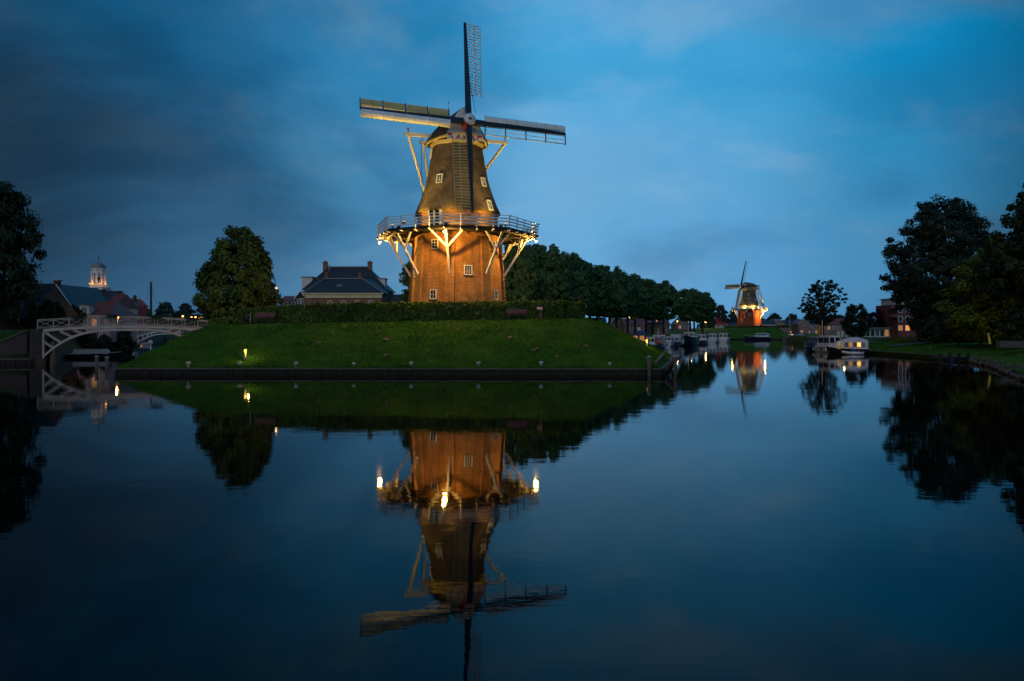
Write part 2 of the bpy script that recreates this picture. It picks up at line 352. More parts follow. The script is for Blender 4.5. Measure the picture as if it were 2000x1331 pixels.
A = [((-112, 318), (-106, 320), 2.0), ((-64, 154), (-61, 156), 2.5), ((-42, 97), (-37, 98), 3.6), ((-39, 88), (-34, 89), 3.85), ((-36, 76), (-30.5, 79), 3.95), ((-32.4, 62), (-28.3, 71), 4.1),
     ((-10, 61.8), (-10, 71.2), 4.45), ((12, 61.5), (6.6, 71.0), 4.72), ((15, 73), (8.8, 77), 4.55), ((19.7, 93), (13.0, 94), 3.3), ((20.5, 112), (15, 113), 2.8), ((22, 130), (17.5, 132), 2.6),
     ((26.0, 150), (22, 153), 2.5), ((39.5, 180), (36, 183), 2.5), ((61.0, 228), (57, 231), 2.4), ((74, 262), (70, 266), 2.5), ((83, 287), (84, 295), 4.2), ((106, 288), (104, 296), 4.7), ((113, 305), (108, 307), 4.0), ((118, 330), (112, 331), 2.0)]
bastion, Arows = land('bastion_ground', A, .45, 'grass', [])
B_ = [((16, 2), (30, -6), 2.2), ((30, 40), (38, 36), 2.1), ((37.5, 55.5), (46, 51), 2.2), ((46, 72), (56, 68), 2.3), ((53, 88), (66, 84), 1.9), ((54.2, 100), (70, 97), 1.6), ((55, 116), (70, 116), 1.5), ((61, 140), (76, 138), 1.5), ((73, 180), (90, 178), 1.6), ((89.5, 232), (104, 230), 1.8), ((107.2, 286.5), (120, 284), 2.0), ((114, 303), (126, 300), 2.0), ((119.5, 331), (130, 331), 1.95)]
right_bank, Brows = land('right_bank_ground', B_, .45, 'grass', [(420, 331, 1.95), (420, -40, 2.2), (30, -40, 2.2)], 2.0)
C_ = [((-140, 60), (-140, 70), 3.4), ((-75, 77.5), (-72, 86), 3.4), ((-58, 79), (-57.5, 87), 3.5), ((-51.6, 81), (-53.2, 84.6), 3.75), ((-52.0, 84), (-54, 87), 3.75), ((-55, 91), (-58, 93), 3.5), ((-80, 154), (-84, 155), 2.2), ((-128, 318), (-132, 319), 2.0)]
left_bank, Crows = land('left_bank_ground', C_, .5, 'earth', [(-420, 319, 2.0), (-420, 70, 3.4)], 2.0)
g = MB(); g.grid([[(-1300, 319, 1.85), (-131, 319, 1.85), (-107, 320.5, 1.85), (112, 331.5, 1.85), (129, 331.5, 1.85), (1300, 331.5, 1.85)], [(-1300, 1150, 1.85), (-131, 1150, 1.85), (-107, 1150, 1.85), (112, 1150, 1.85), (129, 1150, 1.85), (1300, 1150, 1.85)]], False)
struct(g.build('far_ground', 'earth'))
# footpath along the bastion edge, in front of the hedge
def strip(name, mat, pts, w, lift=.05):
    mb = MB(); L_, R_ = [], []
    for i, p in enumerate(pts):
        a = Vector(pts[max(0, i - 1)]); c = Vector(pts[min(len(pts) - 1, i + 1)]); t = (c - a); t.z = 0; t.normalize(); n = Vector((-t.y, t.x, 0))
        L_.append(Vector(p) + n * w / 2 + Vector((0, 0, lift))); R_.append(Vector(p) - n * w / 2 + Vector((0, 0, lift)))
    mb.grid([R_, L_]); return struct(mb.build(name, mat))
strip('bastion_footpath', 'gravel', [(-33.5, 92, 3.86), (-30, 82, 3.98), (-27.5, 74.5, 4.12), (-26, 72.6, 4.18), (-20, 72.25, 4.32), (-10, 72.3, 4.47), (-2, 72.2, 4.60), (4.5, 72.2, 4.70), (6.6, 72.9, 4.72), (7.9, 75.6, 4.62), (10.5, 86, 3.95), (12.4, 95, 3.30)], 1.3, .10)
strip('right_bank_footpath', 'paving', [(96, 131, 1.60), (80, 131, 1.56), (72, 129.5, 1.50), (66.5, 127.5, 1.18), (62.5, 125, .92)], 2.2, .14)
# ---- timber quay wall of the bastion: cap beam, boards, waling
def quay(name, label, pts, ztop, board_w=.24, cap=.34):
    q = thing(name, label, 'quay wall', (pts[0][0], pts[0][1], 0)); o0 = Vector((pts[0][0], pts[0][1], 0)); capm, brd = MB(), MB(); rr = random.Random(len(pts))
    for a, c in zip(pts[:-1], pts[1:]):
        a, c = Vector((*a, 0)), Vector((*c, 0)); t = (c - a); L = t.length; t.normalize(); n = Vector((t.y, -t.x, 0)); k = 0.0
        capm.bar(a - o0 + n * .06 + Vector((0, 0, ztop)), c - o0 + n * .06 + Vector((0, 0, ztop)), cap, .13)
        while k < L - .05:
            ww = board_w * rr.uniform(.8, 1.1); m_ = a + t * (k + ww / 2) + n * (.1 + rr.uniform(-.045, .045))
            brd.box(m_ - o0 + Vector((0, 0, ztop / 2 - .35)), (ww - .055, .07, ztop + .65), math.atan2(t.y, t.x)); k += ww
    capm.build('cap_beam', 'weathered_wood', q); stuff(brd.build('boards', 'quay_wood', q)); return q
def edge(rows): return [(p[0], p[1]) for p in rows[0]]
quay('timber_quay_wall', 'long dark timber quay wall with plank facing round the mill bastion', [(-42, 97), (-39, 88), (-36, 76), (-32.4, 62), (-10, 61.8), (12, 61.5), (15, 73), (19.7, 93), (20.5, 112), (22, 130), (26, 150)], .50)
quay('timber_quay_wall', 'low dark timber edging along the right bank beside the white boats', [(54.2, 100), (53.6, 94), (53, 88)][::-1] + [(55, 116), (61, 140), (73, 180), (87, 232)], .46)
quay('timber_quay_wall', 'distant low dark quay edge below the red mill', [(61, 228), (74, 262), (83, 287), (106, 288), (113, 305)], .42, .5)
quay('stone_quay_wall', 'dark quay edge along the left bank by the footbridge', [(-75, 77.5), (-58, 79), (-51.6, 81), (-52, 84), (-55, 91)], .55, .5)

# ---- grass: blades over the slopes that are near enough to read
def slope_points(rows, ymax, n, rng, xr=None):
    tri = []; 
    for r0, r1 in zip(rows[:-1], rows[1:]):
        for i in range(len(r0) - 1):
            if r0[i][1] > ymax or (xr and not (xr[0] < r0[i][0] < xr[1])): continue
            tri.append((r0[i], r0[i + 1], r1[i + 1])); tri.append((r0[i], r1[i + 1], r1[i]))
    t = np.array(tri); ar = np.linalg.norm(np.cross(t[:, 1] - t[:, 0], t[:, 2] - t[:, 0]), axis=1)
    k = rng.choice(len(t), n, p=ar / ar.sum()); u = np.sqrt(rng.random(n)); v = rng.random(n)
    return t[k, 0] * (1 - u)[:, None] + t[k, 1] * (u * (1 - v))[:, None] + t[k, 2] * (u * v)[:, None]
def blades(name, label, pts, h0, h1, w, mat, rng, cat='grass'):
    n = len(pts); a = rng.random(n) * 6.283; side = np.stack([np.cos(a), np.sin(a), np.zeros(n)], 1) * w / 2
    clump = .55 + .45 * np.sin(pts[:, 0] * .8 + 1.3 * np.sin(pts[:, 1] * .6)) * np.sin(pts[:, 1] * .9 + pts[:, 0] * .25)
    h = (h0 + (h1 - h0) * rng.random(n) * (.35 + .65 * np.clip(clump, 0, 1)))[:, None]
    lean = rng.normal(size=(n, 3)) * .42; lean[:, 2] = 1
    vv = np.stack([pts - side - [0, 0, .03], pts + side - [0, 0, .03], pts + lean * h], 1).reshape(-1, 3)
    me = bpy.data.meshes.new(name); me.vertices.add(3 * n); me.vertices.foreach_set('co', vv.ravel().astype(np.float32))
    me.loops.add(3 * n); me.loops.foreach_set('vertex_index', np.arange(3 * n, dtype=np.int32)); me.polygons.add(n)
    me.polygons.foreach_set('loop_start', np.arange(0, 3 * n, 3, dtype=np.int32)); me.update(calc_edges=True); me.materials.append(MATS[mat])
    return tag(stuff(link(name, me)), label, cat)
rg = np.random.default_rng(3)
blades('bastion_grass', 'short green grass on the sloping sides of the mill bastion', slope_points(Arows, 112, 150000, rg), .06, .26, .055, 'blade', rg)
blades('right_bank_grass', 'dark green grass on the right-hand bank', slope_points(Brows, 150, 60000, rg), .06, .24, .07, 'blade', rg)
blades('left_bank_grass', 'dark grass on the bank left of the footbridge', slope_points(Crows[2:], 90, 14000, rg, (-80, -50)), .08, .28, .06, 'blade', rg)
# tall unmown grass and reeds on the far right bank
def rect_pts(x0, x1, y0, y1, z, n): return np.stack([rg.uniform(x0, x1, n), rg.uniform(y0, y1, n), np.full(n, z)], 1)
blades('tall_grass', 'tall pale unmown grass behind the right-hand path', np.concatenate([rect_pts(70, 112, 134, 139, 1.5, 16000), rect_pts(74, 120, 139, 156, 1.5, 14000)]), .5, 1.1, .08, 'reed', rg)
rp = []
for (x0, y0), (x1, y1) in (((66, 156), (87, 232)), ((87, 232), (107, 286)), ((62, 142), (66, 156))):
    k = rg.random(5000)[:, None]; rp.append(np.concatenate([np.array([[x0, y0]]) * (1 - k) + np.array([[x1, y1]]) * k + rg.normal(size=(5000, 2)) * 1.1 - [.3, 0], np.full((5000, 1), .2)], 1))
blades('reed_bed', 'belt of dark green reeds along the far right waterline', np.concatenate(rp), 1.0, 2.3, .12, 'reed', rg, 'reeds')

k = rg.random(9000)[:, None]; ex = np.array([[-32.4, 62.15]]) * (1 - k) + np.array([[12, 61.65]]) * k
blades('quay_edge_grass', 'longer ragged grass hanging over the edge of the bastion quay', np.concatenate([ex + rg.normal(size=ex.shape) * [0, .10], np.full((9000, 1), .50)], 1), .10, .52, .05, 'blade', rg)
# ================================================================ windows, shared by all buildings
WCACHE = {}
def window(parent, loc, rz, w, h, nx=2, ny=2, frame='white_paint', pane='pane', tilt=0.0, ft=.09, depth=.10, name='window', sill=None):
    """local: x along the wall, -y outward, origin at the window's centre on the wall face"""
    key = (round(w, 2), round(h, 2), nx, ny, frame, pane, ft)
    if key not in WCACHE:
        f = MB()
        for s in (-1, 1):
            f.box((s * (w / 2 - ft / 2), -.01, 0), (ft, depth, h)); f.box((0, -.012, s * (h / 2 - ft / 2)), (w - 2 * ft, depth, ft))
        p_ = MB(); p_.box((0, .012, 0), (w - 2 * ft + .01, .02, h - 2 * ft + .01))
        g_ = MB(); bw = ft * .4
        for i in range(1, nx): g_.box((-w / 2 + ft + (w - 2 * ft) * i / nx, -.012, 0), (bw, .05, h - 2 * ft))
        for i in range(1, ny): g_.box((0, -.016, -h / 2 + ft + (h - 2 * ft) * i / ny), (w - 2 * ft, .05, bw))
        WCACHE[key] = (f.mesh('window', frame), p_.mesh('pane', pane), g_.mesh('glazing_bar', frame) if g_.v else None)
    fm, pm, gm = WCACHE[key]
    o = link(name, fm, parent); o.location = loc; o.rotation_euler = (tilt, 0, rz)
    link('pane', pm, o)
    if gm: link('glazing_bar', gm, o)
    if sill: 
        s_ = MB(); s_.box((0, -.06, -h / 2 - .05), (w + .16, .2, .09)); s_.build('sill', sill, o)
    return o
# ================================================================ windmill
def windmill(name, label, X0, Y0, zg, p):
    root = thing(name, label, 'windmill', (X0, Y0, zg)); d8 = p['delta']; big = p['big']
    def dirv(a): return Vector((math.sin(R(a)), -math.cos(R(a)), 0))
    rot8 = R(-90 + d8); UP = Vector((0, 0, 1))
    zd = p['deck'] - zg; wall = [(r_, z - zg) for r_, z in p['wall']]; thatch = [(r_, z - zg) for r_, z in p['thatch']]
    def prof(pr, z):
        for (r0, z0), (r1, z1) in zip(pr[:-1], pr[1:]):
            if z0 <= z <= z1: return r0 + (r1 - r0) * (z - z0) / (z1 - z0)
        return pr[-1][0] if z > pr[-1][1] else pr[0][0]
    MB().lathe(wall, 8, smooth=False, rot=rot8).build('brick_base', p['brick'], root, True)
    for k in range(8):       # corner piers
        dv = dirv(d8 + 45 * k); m_ = MB(); m_.bar(dv * (wall[0][0] - .24) + UP * .0, dv * (prof(wall, zd - .5) - .24) + UP * (zd - .5), .95, .62, up=dv); m_.build('corner_pier', p['brick'], root, True)
    # drum between gallery and thatch
    MB().lathe([(p['drum'], zd - .2), (p['drum'] * .985, thatch[0][1] + .25)], 8, smooth=False, rot=rot8).build('upper_drum', p['drum_mat'], root, True)
    # thatched smock: eight soft-cornered sides
    n = 48; mb = MB(); prof2 = []; prev = None
    for (r0, z0), (r1, z1) in zip(thatch[:-1], thatch[1:]):
        for i in range(3): prof2.append((r0 + (r1 - r0) * i / 3, z0 + (z1 - z0) * i / 3))
    prof2.append(thatch[-1]); prof2 = [(thatch[0][0] - .38, thatch[0][1] + .12)] + prof2; rr = random.Random(8); rows = []
    for j, (r_, z) in enumerate(prof2):
        row = []
        for i in range(n + 1):
            a = 2 * math.pi * (i % n) / n; q = (a - math.pi / 8) % (math.pi / 4); q = abs(q - math.pi / 8) if False else ((a + math.pi / 8) % (math.pi / 4)) - math.pi / 8
            octr = math.cos(math.pi / 8) / math.cos(math.pi / 8 - abs(q)) if True else 1
            k = r_ * (.72 * octr + .28 * .965) + (.02 * math.sin(i * 5.1 + j * 2.3) if i < n else .02 * math.sin(j * 2.3)); aa = a + R(d8 - 90)
            row.append((k * math.cos(aa), k * math.sin(aa), z + (.05 * math.sin((i % n) * 2.9) if j < 2 else 0)))
        rows.append(row)
    mb.grid(rows); th = mb.build('thatched_smock', 'thatch', root)
    me = th.data; l = me.uv_layers.new(name='UVMap').data
    for pl in me.polygons:
        for li in pl.loop_indices:
            co = me.vertices[me.loops[li].vertex_index].co; l[li].uv = (math.atan2(co.y, co.x) * 3.4, co.z)
    # windows
    for (fa, z, w, h, nx, ny) in p['wall_windows']:
        zz = z - zg; b_ = d8 + fa; dv = dirv(b_); window(root, dv * (prof(wall, zz) * math.cos(math.pi / 8) + .03) + UP * zz, R(b_), w, h, nx, ny, sill='brick_dark' if big else None)
    for (fa, z, w, h, nx, ny) in p['thatch_windows']:
        zz = z - zg; b_ = d8 + fa; dv = dirv(b_); r_ = prof(thatch, zz); sl = (prof(thatch, zz - .5) - prof(thatch, zz + .5))
        window(root, dv * (r_ * .955 + .10) + UP * zz, R(b_), w, h, nx, ny, tilt=-math.atan(sl) * .85, depth=.14)
    # doors in a white dormer at gallery level
    if big:
        b_ = d8 - 22.5 - 2; dv = dirv(b_); r_ = p['drum'] * .93; rz = R(b_); mloc = dv * (r_ + .16) + UP * (zd + 1.2)
        do = MB(); M_ = Matrix.Rotation(rz, 4, 'Z'); do.box(mloc - dv * .35, (1.56, .7, 2.42), rz); ob = do.build('dormer', 'white_paint', root)
        for s in (-1, 1): window(root, mloc + M_ @ Vector((s * .36, -.03, -.02)), rz, .70, 2.2, 1, 2, pane='pane', name='gallery_door')
        for z in (p['slit'][1],):
            b2 = d8 + p['slit'][0]; dv2 = dirv(b2); zz = z - zg; r2 = prof(thatch, zz)
            window(root, dv2 * (r2 * .97 + .08) + UP * zz, R(b2), .42, .95, 1, 1, pane='curtain', tilt=-.12, depth=.2)
    # ---- gallery
    RG = p['RG']; fasc = MB(); dk = MB(); ring = []
    cor = [dirv(d8 + 45 * k) for k in range(9)]
    for k in range(8):
        dk.add([cor[k] * p['drum'] * .96 + UP * zd, cor[k + 1] * p['drum'] * .96 + UP * zd, cor[k + 1] * RG + UP * zd, cor[k] * RG + UP * zd,
                cor[k] * p['drum'] * .96 + UP * (zd - .07), cor[k + 1] * p['drum'] * .96 + UP * (zd - .07), cor[k + 1] * RG + UP * (zd - .07), cor[k] * RG + UP * (zd - .07)], [(3, 2, 1, 0), (4, 5, 6, 7), (2, 3, 7, 6)])
        for rr_, hh, ww in ((RG - .12, .22, .12), (RG - 1.0, .26, .22)):
            fasc.bar(cor[k] * rr_ + UP * (zd - .09 - hh / 2), cor[k + 1] * rr_ + UP * (zd - .09 - hh / 2), ww, hh)
    dk.build('gallery_deck', 'black_wood', root); fasc.build('gallery_frame', 'black_wood', root)
    bays = p['bays']
    for k in range(8):
        a, c = cor[k], cor[k + 1]
        for i in range(bays):
            q = a.lerp(c, i / bays)
            j = MB(); j.bar(q * 3.6 + UP * (zd - .17), q * (RG + .22) + UP * (zd - .17), .12, .18); j.build('joist', 'black_wood', root)
            po = MB(); po.bar(q * (RG + .03) + UP * (zd - .42), q * (RG + .16) + UP * (zd + 1.12), .10, .10, up=q)
            po.bar(q * (RG - .25) + UP * (zd - .40), q * (RG + .32) + UP * (zd - .30), .08, .08); po.build('gallery_post', 'white_paint', root)
        for zr, hh, ww in ((1.12, .05, .10), (.84, .13, .04), (.54, .13, .04), (.24, .13, .04)):
            off = RG + .07 + .1 * (zr + .4) / 1.5 - (.08 if zr < 1 else 0)
            r_ = MB(); ext = (c - a).normalized() * (.30 if zr > 1 else -.02); r_.bar(a * off - ext + UP * (zd + zr), c * off + ext + UP * (zd + zr), ww, hh); r_.build('gallery_rail', 'white_paint', root)
        # struts and braces
        zl = p['strut_low'] - zg; rb = prof(wall, zl) + .10; top = a * (RG - 1.0) + UP * (zd - .34); low = a * rb + UP * zl; jn = low.lerp(top, .60)
        s_ = MB(); s_.bar(low, top, .20, .20); s_.build('strut', 'white_paint', root)
        for sgn, nb in ((1, c), (-1, cor[(k - 1) % 8])):
            e = (a * (RG - 1.0)).lerp(nb * (RG - 1.0), .29) + UP * (zd - .34); bm_ = MB(); bm_.bar(jn, e, .15, .15); bm_.build('brace', 'white_paint', root)
    # ---- cap
    ps = p['psi']; fw = dirv(ps); rt = Vector((math.cos(R(ps)), math.sin(R(ps)), 0)); cs = p['cap_s']; zc = p['cap_z'] - zg
    def cp(u, l_, z): return fw * u * cs + rt * l_ * cs + UP * (zc + z * cs)
    MB().lathe([(thatch[-1][0] + .12, zc - .45 * cs), (thatch[-1][0] + .22, zc - .05), (thatch[-1][0] + .1, zc)], 8, smooth=False, rot=rot8).build('cap_ring', 'cream_paint', root)
    st = [(-4.0, 1.1, .75, 2.0), (-3.4, 2.1, .42, 2.4), (-2.4, 2.95, .12, 2.75), (-1.2, 3.38, 0, 2.98), (0, 3.46, 0, 3.12), (1.0, 3.22, .02, 3.20), (2.0, 2.78, .10, 3.24), (3.0, 2.06, .22, 3.26)]
    rows = []; under = []
    for u, w, zb, zr in st:
        row = []
        for i in range(17):
            s = -1 + i / 8; x = w * s; zz = zb + (zr - zb) * (1 - abs(s) ** 1.55) ** .92 if abs(s) < 1 else zb
            row.append(cp(u, x, zz) + UP * .03 * math.sin(i * 3.3 + u * 2.1))
        rows.append(row)
    mb = MB(); mb.grid(rows); inner = [[cp(u * .985, w * .93 * (-1 + i / 8), zb + .02 if i in (0, 16) else zb + .02) for i in range(17)] for u, w, zb, zr in st]
    mb.grid([r_[::-1] for r_ in inner], False)
    for side in (0, 16): mb.grid([[rows[j][side] for j in range(len(st))], [inner[j][side] for j in range(len(st))]] if side else [[inner[j][0] for j in range(len(st))], [rows[j][0] for j in range(len(st))]])
    mb.add(rows[0], [tuple(range(17))]); cap = mb.build('thatched_cap', 'thatch', root, True)
    # yellow eaves board under the thatch rim
    for s in (-1, 1):
        eb = MB()
        for j in range(len(st) - 1):
            (u0, w0, z0, _), (u1, w1, z1, _) = st[j], st[j + 1]
            eb.bar(cp(u0, s * (w0 - .22), z0 - .06), cp(u1, s * (w1 - .22), z1 - .06), .16, .18)
        eb.build('eaves_board', 'cream_paint', root)
    # white boarded front, board by board
    zb, zr, w = .22, 3.26, 2.06; nb = 12
    for i in range(nb):
        za, zbb = zb + (zr - zb) * i / nb, zb + (zr - zb) * (i + 1) / nb - .015
        def hw(z): 
            t = min(1, max(0, (z - zb) / (zr - zb))); return w * max(.02, (1 - t ** (1 / .92))) ** (1 / 1.55) * .97
        b0, b1 = hw(za), hw(zbb); q = MB()
        q.prism([cp(3.06, -b0, za), cp(3.06, b0, za), cp(3.02, b1, zbb), cp(3.02, -b1, zbb)], fw * -.06); q.build('gable_board', 'white_paint', root)
    q = MB(); q.prism([cp(3.0, -1.92, .2), cp(3.0, 1.92, .2), cp(3.0, 1.4, 1.5), cp(3.0, .5, 2.9), cp(3.0, -.5, 2.9), cp(3.0, -1.4, 1.5)], fw * -.12); q.build('gable_backing', 'black_wood', root)
    # beard board with scalloped edge
    pts = [cp(3.22, -1.95, .30)] + [cp(3.22, -1.95 + 3.9 * i / 24, -.30 + .12 * abs(math.sin(i * math.pi / 4)) - .10 * math.cos((i - 12) / 12 * 1.5)) for i in range(25)] + [cp(3.22, 1.95, .30)]
    q = MB(); q.prism(pts, fw * -.08); br = q.build('beard_board', 'white_paint', root)
    q = MB(); q.bar(cp(3.26, -1.3, .38), cp(3.26, 1.3, .38), .12 * cs, .16 * cs); q.build('yellow_moulding', 'yellow_paint', root)
    if big:
        for l_, zz, ww, hh, mt in ((-1.68, .74, .45, .22, 'red_paint'), (-.72, .62, .22, .2, 'red_paint'), (-.15, .60, .18, .2, 'red_paint'), (.72, .62, .25, .28, 'red_paint'), (1.55, .72, .5, .22, 'red_paint'), (-1.45, .42, .22, .16, 'navy_paint'), (-.95, .38, .2, .13, 'red_paint'), (.9, .36, .2, .16, 'navy_paint'), (1.3, .44, .2, .14, 'red_paint')):
            q = MB(); q.box(cp(3.28, l_, zz - .54), (ww * cs, .05, hh * cs), R(ps)); q.build('painted_block', mt, br)
        cu = bpy.data.curves.new('beard_lettering', 'FONT'); cu.body = 'De Hoop'; cu.size = .34; cu.extrude = .008; cu.align_x = 'CENTER'
        to = bpy.data.objects.new('beard_lettering', cu); COL.objects.link(to); me = bpy.data.meshes.new_from_object(to); bpy.data.objects.remove(to); me.materials.clear(); me.materials.append(MATS['navy_paint'])
        to = link('beard_lettering', me, br); to.matrix_basis = Matrix.Translation(cp(3.30, -.35, -.22)) @ Matrix.Rotation(R(ps), 4, 'Z') @ Matrix.Rotation(R(90), 4, 'X')
    # tail: two cross beams, poles to the tail pole
    tb = fw * p['tail_u'] + UP * (zd + 1.4)
    for nm, u, l_, z in (('long_cross_beam', .15, 5.75, .62), ('short_cross_beam', -3.0, 3.5, .70)):
        q = MB(); q.bar(cp(u, -l_, z), cp(u, l_, z), .30 * cs, .36 * cs); q.build(nm, 'white_paint', root)
        for s in (-1, 1):
            q = MB(); q.bar(cp(u, s * (l_ - .4), z - .15), tb + rt * s * .25, .24 * cs, .24 * cs); q.build('tail_brace', 'white_paint', root)
            q = MB(); e = cp(u, s * (l_ - .35), z + .18); q.bar(e, e + UP * .35 * cs, .10, .10); q.box(e + UP * .42 * cs, (.2, .2, .14)); q.build('beam_finial', 'red_paint', root)
    q = MB(); q.bar(cp(-2.8, 0, 1.1), tb, .34 * cs, .42 * cs); q.build('tail_pole', 'white_paint', root)
    q = MB(); q.tube(cp(-2.6, -.3, 2.2), cp(-2.6, -.3, 5.2), .035, .02, 6); q.lathe([(.02, 0), (.10, .08), (.02, .16)], 8, cp(-2.6, -.3, 5.2)); q.build('lightning_rod', 'grey_metal', root)
    if big:
        q = MB(); q.tube(cp(-3.0, -3.3, .6), cp(-3.0, -3.1, -8.4), .03, .03, 5); q.build('chain', 'dark_metal', root)
    # ---- shaft and sails
    th_ = R(p['tilt']); ax = fw * math.cos(th_) + UP * math.sin(th_); upv = rt.cross(ax); upv = upv if upv.z > 0 else -upv
    o0 = UP * (p['shaft_z'] - zg)
    def hubp(u): return o0 + ax * u
    q = MB(); q.tube(hubp(2.0), hubp(p['hub'] - .4), .45 * cs, .45 * cs, 12); q.build('windshaft', 'dark_metal', root)
    o0 = o0 - UP * .42
    hb = MB(); hb.bar(hubp(p['hub'] - .75), hubp(p['hub'] + .78), .80 * cs, .80 * cs, up=upv); hub = hb.build('poll_end', 'red_paint', root)
    hb = MB(); hb.tube(hubp(p['hub'] + .70), hubp(p['hub'] + .88), .66 * cs, .62 * cs, 8); hb.build('poll_star', 'white_paint', hub)
    hb = MB(); hb.tube(hubp(p['hub'] + .87), hubp(p['hub'] + .94), .20, .16, 8); hb.build('poll_boss', 'red_paint', hub)
    o0 = o0 + UP * .42
    for kind, phi, L, uo, zo in p['sails']:
        a = R(phi); r = upv * math.cos(a) - rt * math.sin(a); t = rt * math.cos(a) + upv * math.sin(a)
        c0 = hubp(p['hub'] + uo) + UP * zo
        def sp(rad, tt, nn, wth=None):
            """point at radius rad, tt toward the trailing side, nn toward the front; the sail is twisted"""
            wa = -R(22 - 19 * rad / L) if wth is None else wth
            return c0 + r * rad + (t * math.cos(wa) + ax * math.sin(wa)) * tt + ax * nn
        q = MB(); q.bar(c0, c0 + r * L, .56 * cs, .50 * cs, up=ax, w2=.24 * cs, h2=.22 * cs); sl = q.build('sail', 'navy_paint', root)
        if kind == 'lattice':
            nbar = p['nbar']; r0, r1, wd = p['lat0'], L - .12, p['lat_w']
            for i in range(nbar):
                rad = r0 + (r1 - r0) * i / (nbar - 1); ww = wd * (1.0 if rad > r0 + .1 else .62)
                q = MB(); q.bar(sp(rad, -.10, 0), sp(rad, ww, 0), .06, .07, up=ax); q.build('sail_bar', 'cream_paint' if False else 'tan_canvas' if p['bar_tan'] else 'dark_wood', sl)
            for tt in (wd * .60, wd):
                q = MB(); seg = 8
                for i in range(seg):
                    q.bar(sp(r0 + (r1 - r0) * i / seg, tt, 0), sp(r0 + (r1 - r0) * (i + 1) / seg, tt, 0), .045, .06, up=ax)
                q.build('sail_lath', 'tan_canvas' if p['bar_tan'] else 'dark_wood', sl)
            if big and phi < 90:
                q = MB(); q.path([sp(r0 + 2.0, .1, .1), sp(r0 + 1.0, .35, .1), sp(.6, .9, .1)], .025, 5); q.build('sail_rope', 'dark_metal', sl)
        else:
            r0, r1 = p['nose0'], L - .05; seg = 8
            for i in range(seg):       # curved leading-edge panels
                ra, rb_ = r0 + (r1 - r0) * i / seg, r0 + (r1 - r0) * (i + 1) / seg - .03; rows_ = []
                for tt, nn in ((-.16, .26), (-.40, .34), (-.70, .26), (-.92, .02), (-.90, -.10), (-.6, .10), (-.3, .14), (-.16, .10)):
                    rows_.append([sp(ra, tt * cs, nn * cs, -.05), sp(rb_, tt * cs, nn * cs, -.05)])
                q = MB(); q.grid(rows_); q.build('nose_panel', 'white_paint', sl)
                q = MB(); q.path([sp(ra, tt * cs, (nn + .03) * cs, -.05) for tt, nn in ((-.16, .26), (-.40, .34), (-.70, .26), (-.93, .02))], .035, 5); q.build('nose_rib', 'white_paint', sl)
            W = 1.16 * cs
            for tt, hh in ((.24 * cs, .07), (W, .08)):
                q = MB(); q.bar(sp(r0 - .05, tt, 0, -.1), sp(r1, tt, 0, -.1), .09, hh * 1.35, up=ax); q.build('sail_rail', 'white_paint', sl)
            for i in range(5):
                rad = r0 + (r1 - r0) * i / 4; q = MB(); q.bar(sp(rad, -.1, .05, -.1), sp(rad, W + .1, .02, -.1), .09, .12, up=ax); q.build('sail_bracket', 'dark_metal', sl)
            fa = R(-30) if kind == 'flap_closed' else R(-62); tcn = .70 * cs; half = .42 * cs
            for i in range(4):
                ra, rb_ = r0 + (r1 - r0) * i / 4 + .08, r0 + (r1 - r0) * (i + 1) / 4 - .08; rows_ = []
                for s, cv in ((-1, 0), (-.5, .06), (0, .08), (.5, .05), (1, 0)):
                    tt, nn = tcn + math.cos(fa) * s * half, -math.sin(fa) * s * half + cv * .8
                    rows_.append([sp(ra, tt, nn, -.1), sp(rb_, tt, nn, -.1)])
                rows_ += [[(Vector(x) - ax * .035) for x in rw] for rw in rows_[::-1]]; rows_.append(rows_[0])
                q = MB(); q.grid(rows_, False); q.build('sail_flap', 'tan_canvas', sl)
    # ---- lamps hung under the gallery corners, and deck lamps that light the cap
    for k, lw in p['lamps']:
        dv = dirv(d8 + 45 * k); c = dv * (RG - .08) + UP * (zd - .72)
        q = MB(); q.bar(c + UP * .50, c + UP * .12, .07, .07); q.box(c + UP * .10, (.34, .34, .06), R(d8 + 45 * k)); fx = q.build('floodlight', 'dark_metal', root)
        q = MB(); q.lathe([(.02, -.10), (.08, -.05), (.10, .0), (.08, .06)], 12, c); q.build('lamp_glass', 'lamp_white', fx)
        point('gallery_lamp', c + dv * .0 - UP * .24, lw, (1, .50, .075), .18, root)
    for k, rad, w, tgt in p['uplights'] + p['sail_lights']:
        dv = dirv(d8 + 45 * k); c = dv * rad + UP * (zd + .28)
        q = MB(); q.box(c, (.30, .22, .2), R(d8 + 45 * k)); q.bar(c - UP * .1, c - UP * .27, .06); fx = q.build('deck_floodlight', 'dark_metal', root)
        q = MB(); q.box(c + UP * .115, (.24, .16, .03), R(d8 + 45 * k)); q.build('lamp_glass', 'lamp_amber', fx)
        spot('deck_lamp', c + UP * .18, Vector((tgt[0], tgt[1], tgt[2] - zg)), w, (1, .62, .08), p['up_ang'], .1, .8, root)
    return root
X1, Y1 = px(893, 82), 82.0
